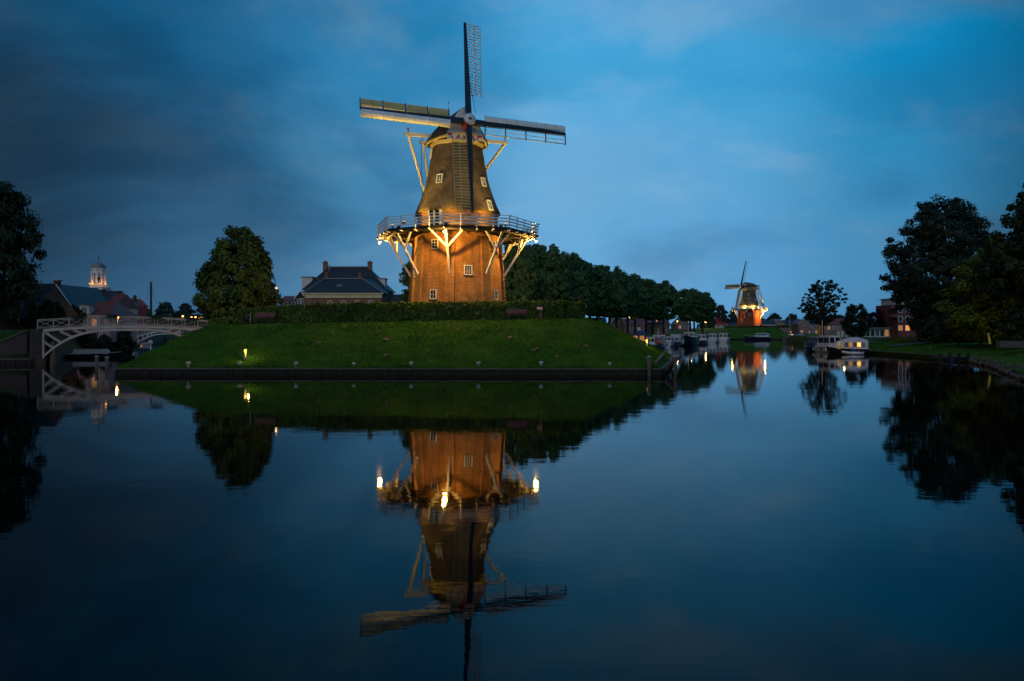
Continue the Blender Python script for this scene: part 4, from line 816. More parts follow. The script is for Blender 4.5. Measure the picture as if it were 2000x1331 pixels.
q.add([(X0_, -.4, ze), (X1_, -.4, ze), (X1_, 6.3, ze + .2), (X0_, 6.3, ze + .2), (HX(632, YH_ + 4), 4.2, zr), (HX(707, YH_ + 4), 4.2, zr), (HX(707, YH_ + 4) + 1.4, 6.3, zr), (HX(632, YH_ + 4) - 1.4, 6.3, zr)], [(0, 1, 5, 4), (1, 2, 6, 5), (3, 0, 4, 7), (4, 5, 6, 7), (3, 2, 1, 0)]); rf = q.build('lower_roof', 'tile_black', o, True)
for x in (638, 703): q = MB(); q.box((HX(x, YH_ + 4.5), 4.7, zr + .5), (.62, .62, 1.2)); q.box((HX(x, YH_ + 4.5), 4.7, zr + 1.13), (.78, .78, .12)); q.build('chimney', 'brick_red', rf, True)
q = MB(); a_ = Vector((HX(664, YH_ + 2), 1.7, ze + (zr - ze) * .46 + .08)); sl = Vector((0, 4.6, zr - ze)).normalized(); q.bar(a_ - sl * .5, a_ + sl * .5, 1.0, .1); q.build('skylight', 'pane_pale', rf)
q = MB(); q.bar((HX(632, YH_ + 4), 4.2, zr + .06), (HX(707, YH_ + 4), 4.2, zr + .06), .2, .16); q.build('ridge_tiles', 'lead', rf)
for s, xx in ((X0_, 632), (X1_, 707)): q = MB(); q.bar((s, -.4, ze + .05), (HX(xx, YH_ + 4), 4.2, zr + .05), .16, .12); q.build('hip_tiles', 'lead', rf)
ze2, zr2 = HZ(567, Yb), HZ(522, Yb + 5); q = MB(); X0_, X1_ = xb - wB / 2 - .4, xb + wB / 2 + .4; rx0, rx1 = HX(641, Yb + 5), HX(720, Yb + 5)
q.add([(X0_, 5.9, ze2), (X1_, 5.9, ze2), (X1_, 16.6, ze2), (X0_, 16.6, ze2), (rx0, 11.2, zr2), (rx1, 11.2, zr2)], [(0, 1, 5, 4), (2, 3, 4, 5), (3, 0, 4), (1, 2, 5), (3, 2, 1, 0)]); rf2 = q.build('upper_roof', 'tile_black', o, True)
q = MB(); q.bar((rx0, 11.2, zr2 + .05), (rx1, 11.2, zr2 + .05), .22, .18); q.build('ridge_tiles', 'lead', rf2)
for x in (636, 723): q = MB(); xx = HX(x, Yb + 5); q.box((xx, 11.0, zr2 - .3), (.75, .75, 2.2)); q.box((xx, 11.0, zr2 + .86), (.9, .9, .14)); q.lathe([(.16, zr2 + .93), (.14, zr2 + 1.2)], 8, (xx, 11.0, 0)); q.build('chimney', 'brick_red', rf2, True)
q = MB(); q.tube((HX(644, Yb + 4), 9.8, zr2 - 1.2), (HX(644, Yb + 4), 9.8, zr2 + .35), .10, .10, 8); q.build('vent_pipe', 'grey_metal', rf2)
for x0, x1, y0, y1 in ((592, 613, 543, 567), (740, 754, 546, 562)):
    q = MB(); q.box(((HX(x0, Yb + 3) + HX(x1, Yb + 3)) / 2, 9.3, (HZ(y0, Yb + 3) + HZ(y1, Yb + 3)) / 2), (HX(x1, Yb) - HX(x0, Yb), 2.2, HZ(y0, Yb + 3) - HZ(y1, Yb + 3))); dm = q.build('dormer', 'plaster_white', rf2); q = MB(); q.box(((HX(x0, Yb + 3) + HX(x1, Yb + 3)) / 2, 9.3, HZ(y0, Yb + 3) + .08), (HX(x1, Yb) - HX(x0, Yb) + .3, 2.5, .16)); q.build('dormer_roof', 'lead', dm) if False else q.build('dormer_roof', 'lead', rf2)
q = MB(); q.box((xc, -.16, ze - .12), (wA + .7, .36, .24)); q.box((xc, -.07, ze - .55), (wA + .3, .16, .62)); q.build('cornice', 'cream_paint', o)
def arched(parent, x, ztop, w, h):
    arc = lambda k, y: [(x + k * math.cos(a), y, ztop - w / 2 + k * math.sin(a)) for a in [math.pi * i / 10 for i in range(11)]]
    f = MB(); A1, A2 = arc(w / 2, -.07), arc(w / 2 - .14, -.07); pts_o = [(x + w / 2, -.07, ztop - h)] + A1 + [(x - w / 2, -.07, ztop - h)]; pts_i = [(x + w / 2 - .14, -.07, ztop - h)] + A2 + [(x - w / 2 + .14, -.07, ztop - h)]
    f.grid([pts_o, pts_i]); f.grid([[Vector(p) + Vector((0, .08, 0)) for p in pts_o], pts_o]); f.grid([pts_i, [Vector(p) + Vector((0, .08, 0)) for p in pts_i]]); fo = f.build('arched_window', 'cream_paint', parent)
    g_ = MB(); g_.add([Vector(p) + Vector((0, .05, 0)) for p in pts_i[::-1]], [tuple(range(len(pts_i)))]); g_.build('pane', 'pane_pale', fo); b_ = MB(); b_.box((x, -.05, ztop - h / 2), (.06, .05, h - .2)); b_.build('glazing_bar', 'cream_paint', fo)
for x in (645, 671.5, 698, 724): arched(o, HX(x), HZ(586.5), .95, 2.2)
house('barn', 'low dark brown barn between the brick house and the windmill', 757, 806, 134, 4.2, 592, 573, 9, 'dark_wood', 'dark_wood', 'side', cat='barn', chim=((.55, 10.1, .25, .7, .5),))
house('town_house', 'red-roofed terrace glimpsed between the lone tree and the brick house', 548, 584, 165, 3.4, 590, 577, 8, 'brick_dark', 'tile_red', 'side', wins=((.3, 596, 1, 1.2, 'pane'), (.7, 596, 1, 1.2, 'pane')))
house('town_house', 'narrow dark house with white trim just left of the brick house', 578, 597, 150, 3.8, 584, 569, 6, 'brick_dark', 'tile_slate', 'gable', wins=((.3, 590, .7, 1.3, 'pane'), (.72, 590, .7, 1.3, 'pane')), verge='white_paint')
# ---- houses under the avenue
house('cottage', 'cottage with dark roof and pale wall behind the first avenue trunks', 1136, 1184, 178, 2.5, 637, 620, 7, 'plaster_white', 'tile_slate', 'side', wins=((.3, 641, 1, 1.2, 'pane'), (.75, 641, 1, 1.2, 'lit_pane_dim')))
house('cottage', 'cottage with steep red roof left of the nearest street lamp', 1192, 1220, 195, 2.5, 638, 611, 8, 'brick_mauve', 'tile_red', 'gable', wins=((.5, 630, .9, 1.2, 'pane'), (.3, 641, 1, 1.2, 'pane')), verge='white_paint')
house('cottage', 'long low cottage row under a red roof behind the moored boats', 1218, 1308, 232, 2.5, 637, 622, 8, 'brick_mauve', 'tile_red', 'side', wins=[(k, 641.5, .9, 1.1, pn) for k, pn in ((.1, 'pane'), (.24, 'pane_pale'), (.4, 'pane'), (.6, 'pane_pale'), (.75, 'pane'), (.9, 'pane'))], doors=((.33, .9, 2, 'white_paint'), (.68, .9, 2, 'navy_paint')), sky=((.2, .5, 1, 1), (.6, .5, 1, 1)), chim=((.25, 6.6, .6, 1.2, .5), (.75, 6.6, .6, 1.2, .5)))
house('shed', 'brown timber shed under the second street lamp', 1270, 1297, 208, 2.5, 634, 630, 4, 'teak', 'dark_wood', 'side', cat='shed', ov=.15)
house('cottage', 'pale brick cottage with gable end between two street lamps', 1320, 1347, 285, 2.5, 634, 620, 9, 'brick_mauve', 'tile_red', 'gable', wins=((.5, 629, .9, 1.1, 'pane'), (.3, 639, 1, 1.2, 'lit_pane_dim'), (.72, 639, 1, 1.2, 'pane')), verge='cream_paint', chim=((.8, 7.5, .6, 1.4, .5),))
house('cottage', 'cottage with bright red roof left of the red mill', 1394, 1423, 345, 2.2, 634, 621, 8, 'plaster_white', 'tile_bright_red', 'hip', hip=(2.4, .05), wins=((.3, 637, 1, 1.2, 'pane'), (.7, 637, 1, 1.2, 'pane')))
house('cottage', 'low pale cottage with dark roof beside the red mill', 1419, 1442, 352, 2.2, 635, 629, 7, 'plaster_white', 'tile_slate', 'side', wins=((.3, 638, 1, 1.2, 'pane'), (.7, 638, 1, 1.2, 'pane')), chim=((.2, 7.0, .6, 1.1, .5),))
def terrace(label, x0, x1, Y, wins):
    house('terraced_house', label, x0 + 12, x1, Y, 1.9, 634, 625.5, 9, 'brick_mauve', 'tile_slate', 'side', wins=wins, group='brick terraces across the far water')
tw = [(k, yy, 1.3, 1.5, pn) for k, pn in ((.08, 'pane_pale'), (.24, 'pane_pale'), (.42, 'pane'), (.6, 'pane_pale'), (.76, 'pane'), (.92, 'pane_pale')) for yy in (639,)] + [(k, 649, 1.3, 1.5, pn) for k, pn in ((.1, 'lit_pane_dim'), (.32, 'pane_pale'), (.5, 'lit_pane_dim'), (.7, 'pane'), (.9, 'pane_pale'))]
terrace('left brick terrace with dark roof and white windows right of the red mill', 1514, 1563, 405, tw); terrace('right brick terrace with dark roof behind the open-crowned tree', 1564, 1614, 400, tw[::-1])
house('gable_house', 'brick gable at the left end of the left terrace', 1508, 1531, 398, 1.9, 634, 624, 10, 'brick_mauve', 'tile_red', 'gable', wins=((.5, 634, 1.1, 1.3, 'pane'), (.3, 648, 1.2, 1.5, 'pane_pale'), (.7, 648, 1.2, 1.5, 'pane')), verge='cream_paint'); house('gable_house', 'brick gable joining the two terraces', 1560, 1580, 392, 1.9, 634, 624, 10, 'brick_mauve', 'tile_red', 'gable', wins=((.5, 634, 1.1, 1.3, 'pane'), (.3, 648, 1.2, 1.5, 'lit_pane_dim'), (.7, 648, 1.2, 1.5, 'pane')), verge='cream_paint')
house('low_house', 'low house with blue-black roof right of the red mill', 1490, 1516, 380, 2.0, 634, 626, 8, 'plaster_white', 'tile_slate', 'side', wins=((.5, 638, 1.1, 1.2, 'lit_pane_dim'),))
house('low_house', 'long low house with red-brown roof behind the compact dark tree', 1614, 1662, 300, 1.9, 634, 622, 9, 'brick_mauve', 'tile_red', 'side', wins=[(k, 641, 1.1, 1.3, pn) for k, pn in ((.1, 'lit_pane_dim'), (.3, 'pane_pale'), (.5, 'pane'), (.7, 'pane_pale'), (.9, 'pane'))])
# ---- apartment block and pavilion
YA = 196.0; zg = 1.8; o = thing('apartment_block', 'red brick apartment block half hidden by the tallest right tree', 'building', (px(1800, YA), YA, zg)); AX = lambda x: px(x, YA) - px(1800, YA); AZ = lambda y: pz(y, YA) - zg
q = MB(); q.box(((AX(1754) + AX(1846)) / 2, 6, AZ(595) / 2), (AX(1846) - AX(1754), 12, AZ(595))); q.build('wall', 'brick_plum', o, True); q = MB(); q.box(((AX(1763) + AX(1846)) / 2, 7, (AZ(595) + AZ(583)) / 2), (AX(1846) - AX(1763), 9, AZ(583) - AZ(595))); q.build('penthouse', 'plaster_white', o)
q = MB(); q.box(((AX(1760) + AX(1846)) / 2, 6.6, AZ(583) + .12), (AX(1846) - AX(1760), 10.0, .2)); q.build('flat_roof', 'lead', o)
for y in (599.5, 617): q = MB(); q.box(((AX(1740) + AX(1754)) / 2, 1.5, AZ(y)), (AX(1754) - AX(1740), 3.0, .8)); q.build('balcony', 'brick_plum', o, True)
for x, y, ww, hh, pn in [(1758.5, 606, 1.15, 1.35, 'pane'), (1772.5, 606, 1.15, 1.35, 'pane'), (1758.5, 623.5, 1.2, 1.4, 'pane'), (1772.5, 623.5, 1.2, 1.4, 'pane'), (1758.5, 641, 1.2, 1.4, 'lit_pane_dim'), (1772.5, 641, 1.25, 1.45, 'lit_pane'), (1786, 642, .8, 1.3, 'pane'), (1792, 642, .8, 1.3, 'pane_pale'), (1798, 642, .8, 1.3, 'pane'), (1820, 642, .8, 1.3, 'lit_pane_dim'), (1828, 642, .8, 1.3, 'pane_pale'), (1787, 606, 1.15, 1.35, 'pane'), (1787, 623.5, 1.15, 1.35, 'pane'), (1802, 606, 1.15, 1.35, 'pane'), (1802, 623.5, 1.15, 1.35, 'pane')]: window(o, (AX(x), -.02, AZ(y)), 0, ww, hh, 1, 1, pane=pn)
for x in (1764, 1770, 1776, 1783): window(o, (AX(x), 2.47, AZ(589)), 0, .75, 1.25, 1, 1, pane='pane_pale')
o = thing('pavilion', 'low flat-roofed pavilion with warm lit glass left of the apartment block', 'pavilion', (px(1718, 200), 200, 1.8)); q = MB(); q.box((0, 3, 1.1), (7.6, 6, 2.3)); q.build('wall', 'plaster_white', o); q = MB(); q.box((0, 2.6, 2.36), (8.6, 7.6, .22)); q.build('flat_roof', 'lead', o)
for i, pn in enumerate(('pane', 'pane', 'pane_pale', 'pane', 'lit_pane_dim', 'pane')): window(o, (-3.1 + i * 1.24, -.02, 1.1), 0, 1.1, 1.9, 1, 1, pane=pn)
o = thing('garden_wall', 'row of pale garden screens under the compact dark tree', 'fence', (px(1668, 205), 205, 1.8))
for i in range(9): q = MB(); q.box((-4.2 + i * 1.05, 0, .7), (.62, .08, 1.5)); q.build('panel', 'plaster_white', o)
# ---- old town on the left
house('barn', 'black steep-roofed barn with white verge at the left picture edge', -60, 62, 104, 3.4, 622, 551, 9, 'dark_wood', 'tile_slate', 'side', rz=R(-14), cat='barn', ov=.2); 
house('town_house', 'dark-roofed house with white window band behind the barn', 62, 118, 150, 3.0, 572, 557, 9, 'brick_dark', 'tile_slate', 'side', wins=((.2, 579, 1.5, 1.0, 'pane'), (.45, 579, 1.5, 1.0, 'pane'), (.7, 579, 1.5, 1.0, 'pane')), verge='white_paint')
h3 = house('town_house', 'brick gable house with capped chimney left of the long roof', 82, 139, 132, 3.0, 601, 556, 13, 'brick_dark', 'tile_slate', 'gable', wins=((.4, 590, .8, 1.1, 'pane'), (.62, 590, .8, 1.1, 'pane')), chim=((.48, 11.2, .8, 1.0, .03),), verge='white_paint')
q = MB(); q.box((-.1, .4, 9.35), (1.5, 1.3, .12)); q.build('chimney_cap', 'pale_stone', h3)
house('town_house', 'long black-roofed building below the cupola', 120, 212, 158, 2.6, 603, 566, 10, 'brick_dark', 'tile_slate', 'side', chim=((.6, 10.9, .85, 1.3, .5), (.76, 10.9, .85, 1.0, .5), (.98, 10.3, .8, 1.4, .45)), sky=((.54, .45, 1.4, 1.0),))
h5 = house('town_house', 'pink-walled canal house with dark red hipped roof behind the footbridge', 150, 213, 124, 2.3, 617, 588, 9, 'plaster_pink', 'tile_red', 'hip', hip=(1.3, .4), wins=((.25, 627, .9, 1.2, 'pane'), (.55, 632, .9, 1.6, 'lit_pane_dim'), (.8, 627, .9, 1.2, 'pane'), (.62, 650, .9, 1.0, 'pane')), verge='cream_paint')
q = MB(); q.box((-1.25, .55, pz(606, 124) - 2.3), (1.55, 1.7, 1.5)); dm = q.build('dormer', 'plaster_white', h5); q = MB(); q.box((-1.25, .5, pz(606, 124) - 2.3 + .8), (1.8, 2.0, .12)); q.build('dormer_roof', 'lead', h5); window(h5, (-1.25, -.32, pz(606, 124) - 2.3), 0, 1.0, 1.1, 2, 1)
house('town_house', 'narrow house with dark red roof right of the pink house', 203, 221, 142, 2.3, 601, 573, 9, 'plaster_white', 'tile_red', 'side', wins=((.5, 608, .8, 1.2, 'pane'), (.5, 622, .8, 1.2, 'pane')))
house('town_house', 'slim grey-blue house left of the red gable', 217, 226, 146, 2.3, 588, 581, 9, 'lead', 'tile_slate', 'side', wins=((.5, 600, .5, 1.2, 'pane'),), chim=((.9, 9.2, .35, 1.6, .3),), ov=.05)
# red bell gable
Yr = 155.0; o = thing('red_gable_house', 'bright red curved-gable house glowing behind the footbridge', 'house', (px(236, Yr), Yr, 2.3)); RZ = lambda y: pz(y, Yr) - 2.3; k = Yr / F
q = MB(); q.prism([(-10 * k, 0, -.5), (10.5 * k, 0, -.5), (10.5 * k, 0, RZ(600)), (9.6 * k, 0, RZ(594)), (6 * k, 0, RZ(590)), (2 * k, 0, RZ(585)), (-1 * k, 0, RZ(583.5)), (-3.2 * k, 0, RZ(581)), (-5.4 * k, 0, RZ(583.5)), (-8 * k, 0, RZ(590)), (-10 * k, 0, RZ(598))], (0, 9, 0)); q.build('wall', 'plaster_red', o)
for x, y in ((-3, 603), (4, 603), (-3, 617), (4, 617)): window(o, (x * k, -.02, RZ(y)), 0, .7, 1.1, 1, 2, pane='pane')
q = MB(); q.box((8.2 * k, 4, RZ(583)), (.5, .5, 1.6)); q.build('chimney', 'brick_dark', o, True); q = MB(); q.box((0, -.15, RZ(613)), (20 * k, .3, .25)); q.build('awning', 'navy_paint', o)
spot('gable_fill', (px(234, 149), 149, 3.4), (px(236, 155), 155, 7.5), 520, (1, .30, .18), 80)  # unseen red-tinted spot without a fixture, added to brighten the gable front
# cupola
Yc = 214.0; o = thing('town_hall_cupola', 'white domed bell cupola with amber uplight over the old town roofs', 'tower', (px(192.5, Yc), Yc, 2.0)); CZ_ = lambda y: pz(y, Yc) - 2.0; k = Yc / F
q = MB(); q.box((0, 0, CZ_(562) / 2), (4.6, 4.6, CZ_(562))); q.build('tower_base', 'plaster_white', o); q = MB(); q.lathe([(2.4, CZ_(562)), (2.25, CZ_(557)), (2.1, CZ_(556))], 8, smooth=False, rot=R(12)); q.build('plinth', 'plaster_white', o)
for i in range(8):
    a = R(12 + 45 * i); q = MB(); q.bar((1.72 * math.cos(a), 1.72 * math.sin(a), CZ_(557)), (1.72 * math.cos(a), 1.72 * math.sin(a), CZ_(530)), .44, .44, up=(math.cos(a), math.sin(a), 0)); q.build('column', 'white_paint', o)
    b_ = a + R(22.5); m_ = 1.72 * math.cos(R(22.5)); t = Vector((-math.sin(b_), math.cos(b_), 0)); c = Vector((math.cos(b_), math.sin(b_), 0)) * m_; q = MB(); ws = 1.72 * math.sin(R(22.5)); n_ = 8
    arc = [c + t * (ws * .7 * math.cos(math.pi * j / n_)) + Vector((0, 0, CZ_(537) + .45 * math.sin(math.pi * j / n_))) for j in range(n_ + 1)]; top = [c + t * (ws * (1 - 2 * j / n_)) + Vector((0, 0, CZ_(527))) for j in range(n_ + 1)]
    q.grid([arc, top]); q.grid([[p - c.normalized() * .2 for p in top], [p - c.normalized() * .2 for p in arc]]); q.build('arch', 'white_paint', o)
q = MB(); q.lathe([(1.85, CZ_(527.5)), (1.98, CZ_(526)), (2.0, CZ_(524.5)), (1.85, CZ_(524))], 8, smooth=False, rot=R(12)); q.build('cornice', 'white_paint', o)
q = MB(); q.lathe([(1.86, CZ_(524)), (1.72, CZ_(520)), (1.35, CZ_(516)), (.7, CZ_(513.2)), (.2, CZ_(512)), (.12, CZ_(510))], 24); q.build('dome', 'lead', o); q = MB(); q.tube((0, 0, CZ_(511)), (0, 0, CZ_(496)), .10, .04, 8); q.lathe([(.04, 0), (.16, .14), (.04, .28)], 8, (0, 0, CZ_(504))); sp_ = q.build('spire', 'dark_metal', o); q = MB(); q.lathe([(.02, 0), (.15, .15), (.15, .45), (.02, .6)], 8, (0, 0, CZ_(497))); q.build('weathervane', 'lamp_amber', sp_) if False else q.build('weathervane', 'yellow_paint', sp_)
q = MB(); q.lathe([(.5, CZ_(548)), (.42, CZ_(544)), (.2, CZ_(541))], 12); q.build('bell', 'dark_metal', o)
for i in (4, 5, 6, 7):
    a = R(12 + 45 * i + 22.5); q = MB(); c = (2.2 * math.cos(a), 2.2 * math.sin(a), CZ_(556) + .15); q.box(c, (.25, .25, .2)); q.build('uplight', 'lamp_amber', o); point('cupola_light', (c[0] * 1.12, c[1] * 1.12, c[2] + .3), 38, (1, .36, .03), .1, o)
o = thing('dark_mast', 'thin dark mast rising behind the trees right of the red gable', 'mast', (px(295, 210), 210, 2.0)); q = MB(); q.tube((0, 0, 0), (0, 0, pz(552, 210) - 2), .38, .28, 10); q.build('mast', 'dark_wood', o); q = MB(); q.tube((0, 0, pz(552, 210) - 2), (0, 0, pz(545, 210) - 2), .08, .04, 6); q.build('tip', 'grey_metal', o)
for s in (-1, 1): q = MB(); q.tube((0, 0, pz(554, 210) - 2), (s * 1.6, 0, pz(592, 210) - 2), .03, .03, 4); q.build('stay', 'dark_metal', o)
# ================================================================ bridges
def footbridge():
    A_, B2 = Vector((px(84, 82.5), 82.5, 0)), Vector((px(400, 91.5), 91.5, 0)); L = (B2 - A_).length; rz = math.atan2(B2.y - A_.y, B2.x - A_.x)
    o = thing('arched_footbridge', 'white arched footbridge with cross-braced railings at the left', 'bridge', A_, rz)
    def zd(s): return 3.72 + .42 * (1 - (2 * s - 1) ** 2)
    def za(s): return .78 + 2.90 * (1 - abs(2 * s - 1) ** 3.2)
    n = 28; q = MB(); q.grid([[(L * i / n, y, zd(i / n)) for i in range(n + 1)] for y in (-1.05, 1.05)]); q.grid([[(L * i / n, y, zd(i / n) - .12) for i in range(n + 1)] for y in (1.05, -1.05)]); q.build('deck', 'dark_wood', o)
    for y in (-1.1, 1.1):
        q = MB(); q.grid([[(L * i / n, y + d, zd(i / n) + h) for i in range(n + 1)] for d, h in ((-.07, -.28), (-.07, .03), (.07, .03), (.07, -.28), (-.07, -.28))]); q.build('fascia', 'cream_paint' if False else 'bridge_paint', o)
        q = MB(); q.grid([[(L * i / n, y + d, min(za(i / n), zd(i / n) - .3) + h) for i in range(n + 1)] for d, h in ((-.08, -.13), (-.08, .13), (.08, .13), (.08, -.13), (-.08, -.13))]); q.build('arch_rib', 'bridge_paint', o)
        for e in (0, 1): q = MB(); q.bar((e * L, y, .6), (e * L, y, zd(e) - .3), .22, .2); q.build('end_post', 'bridge_paint', o)
        for s, ds in ((.10, .09), (.165, .072), (.225, .055), (.28, .04)):
            for e in (0, 1):
                s1, s0 = (s, s - ds) if e == 0 else (1 - s, 1 - s + ds); q = MB(); q.bar((s1 * L, y, za(s1)), (s0 * L, y, zd(s0) - .34), .13, .26); q.build('spandrel_strut', 'bridge_paint', o)
        for e in (0, 1):
            s1 = .055 if e == 0 else .945; q = MB(); q.bar((s1 * L, y, za(s1)), (e * L, y, 2.45), .13, .24); q.build('spandrel_strut', 'bridge_paint', o)
        m = 12
        for i in range(m + 1):
            s = -.03 + 1.06 * i / m; sc_ = min(1, max(0, s)); q = MB(); q.bar((s * L, y, zd(sc_)), (s * L, y, zd(sc_) + 1.05), .07); q.build('railing_post', 'bridge_paint', o)
            if i < m:
                s2 = -.03 + 1.06 * (i + 1) / m; z0, z1 = zd(sc_), zd(min(1, max(0, s2)))
                for h in (.12, .22, .92, 1.05): q = MB(); q.bar((s * L, y, z0 + h), (s2 * L, y, z1 + h), .045 if h < 1 else .06); q.build('rail', 'bridge_paint', o)
                q = MB(); q.bar((s * L + .08, y, z0 + .24), (s2 * L - .08, y, z1 + .90), .03); q.build('cross_brace', 'bridge_paint', o); q = MB(); q.bar((s * L + .08, y, z0 + .90), (s2 * L - .08, y, z1 + .24), .03); q.build('cross_brace', 'bridge_paint', o)
    for s, lb in ((.205, 'leftmost flower box hanging on the footbridge railing'), (.395, 'flower box on the footbridge railing before the pink house'), (.67, 'flower box on the footbridge railing right of its middle'), (.90, 'rightmost flower box on the footbridge railing')):
        w = o.matrix_basis @ Vector((s * L, -1.28, zd(s) + .80)); t = thing('flower_box', lb, 'flower box', w, rz, 'flower boxes on the footbridge'); q = MB(); q.box((0, 0, .1), (1.1, .26, .22)); q.build('box', 'planter_green', t)
        rng = np.random.default_rng(int(s * 100)); p = rng.normal(size=(260, 3)) * [.36, .13, .10] + [0, 0, .30]; link('plants', leaves_mesh('plants', p, rng.normal(size=(260, 3)) + [0, 0, .6], .10 * rng.uniform(.6, 1.3, 260), 'leaf_dark', rng), t)
footbridge()
o = thing('brick_abutment', 'dark masonry abutment with sloping wing wall under the left end of the footbridge', 'abutment', (px(84, 82.5), 82.5, 0))
q = MB(); q.box((-.95, .7, 1.5), (1.5, 3.6, 4.3), R(31)); q.build('pier', 'brick_dark', o, True); q = MB(); q.prism([(-1.2, -.9, -.8), (-6.6, -2.2, -.8), (-6.6, -2.2, .9), (-1.2, -.9, 3.55)], (.12, .5, 0)); q.build('wing_wall', 'brick_dark', o, True); q = MB(); q.bar((-6.6, -2.0, .98), (-1.2, -.7, 3.62), .62, .14); q.build('coping', 'dark_stone', o)
q = MB(); q.prism([(0, 1.6, -.8), (-3.6, 9.5, -.8), (-3.6, 9.5, 2.6), (0, 1.6, 3.3)], (-.5, 0, 0)); q.build('canal_wall', 'brick_dark', o, True); q = MB(); q.box((1.2, -.2, .9), (.42, .42, 2.9)); q.build('fender_post', 'weathered_wood', o)
def town_bridge():
    Y = 152.0; A_ = Vector((px(256, Y), Y, 0)); B2 = Vector((px(372, Y + 6), Y + 6, 0)); L = (B2 - A_).length; rz = math.atan2(B2.y - A_.y, B2.x - A_.x); o = thing('town_bridge', 'smaller white bridge with round holes seen under the footbridge', 'bridge', A_, rz)
    n = 24
    def zt(s): return 1.95 + 1.35 * math.sin(math.pi * min(1, s * .92)) ** .9
    def dep(s): return 1.15 * (1 - math.sin(math.pi * s) ** .8) + .42
    for y in (-1.6, 1.6):
        q = MB()
        q.grid([[(L * i / n, y + d, zt(i / n) + h) for i in range(n + 1)] for d, h in ((-.14, -.10), (-.14, .10), (.14, .10), (.14, -.10), (-.14, -.10))]); q.build('upper_chord', 'white_paint', o)
        q = MB(); q.grid([[(L * i / n, y + d, zt(i / n) - dep(i / n) + h) for i in range(n + 1)] for d, h in ((-.14, -.10), (-.14, .10), (.14, .10), (.14, -.10), (-.14, -.10))]); q.build('lower_chord', 'white_paint', o)
        for s in (.04, .135, .215, .285, .345, .655, .715, .785, .865, .96):     # pierced plates: ring in a square plate
            r_ = dep(s) * .36; c = Vector((s * L, y, zt(s) - dep(s) / 2)); hw = dep(s) * .56; q = MB(); ro, ri = [], []
            for j in range(17):
                a = 2 * math.pi * j / 16; ri.append(c + Vector((r_ * math.cos(a), 0, r_ * math.sin(a)))); k = min(1 / max(.001, abs(math.cos(a))), 1 / max(.001, abs(math.sin(a)))); ro.append(c + Vector((hw * k * math.cos(a), 0, dep(s) / 2 * k * math.sin(a))))
            q.grid([ro, ri], False); q.grid([[p + Vector((0, .06, 0)) for p in ri], [p + Vector((0, .06, 0)) for p in ro]], False); q.grid([ri, [p + Vector((0, .06, 0)) for p in ri]], False); q.build('pierced_plate', 'white_paint', o)
        for i in range(11):
            s = i / 10; q = MB(); q.bar((s * L, y, zt(s)), (s * L, y, zt(s) + 1.05), .07); q.build('railing_post', 'white_paint', o)
            if i < 10:
                s2 = (i + 1) / 10
                for h in (.5, 1.05): q = MB(); q.bar((s * L, y, zt(s) + h), (s2 * L, y, zt(s2) + h), .05); q.build('rail', 'white_paint', o)
    q = MB(); q.grid([[(L * i / n, y, zt(i / n) + .02) for i in range(n + 1)] for y in (-1.5, 1.5)]); q.grid([[(L * i / n, y, zt(i / n) - .12) for i in range(n + 1)] for y in (1.5, -1.5)]); q.build('deck', 'dark_wood', o)
    for s in (.58,): q = MB(); q.box((s * L, 0, .8), (.5, 3.2, 2.6)); q.build('pier', 'brick_dark', o, True)
town_bridge()
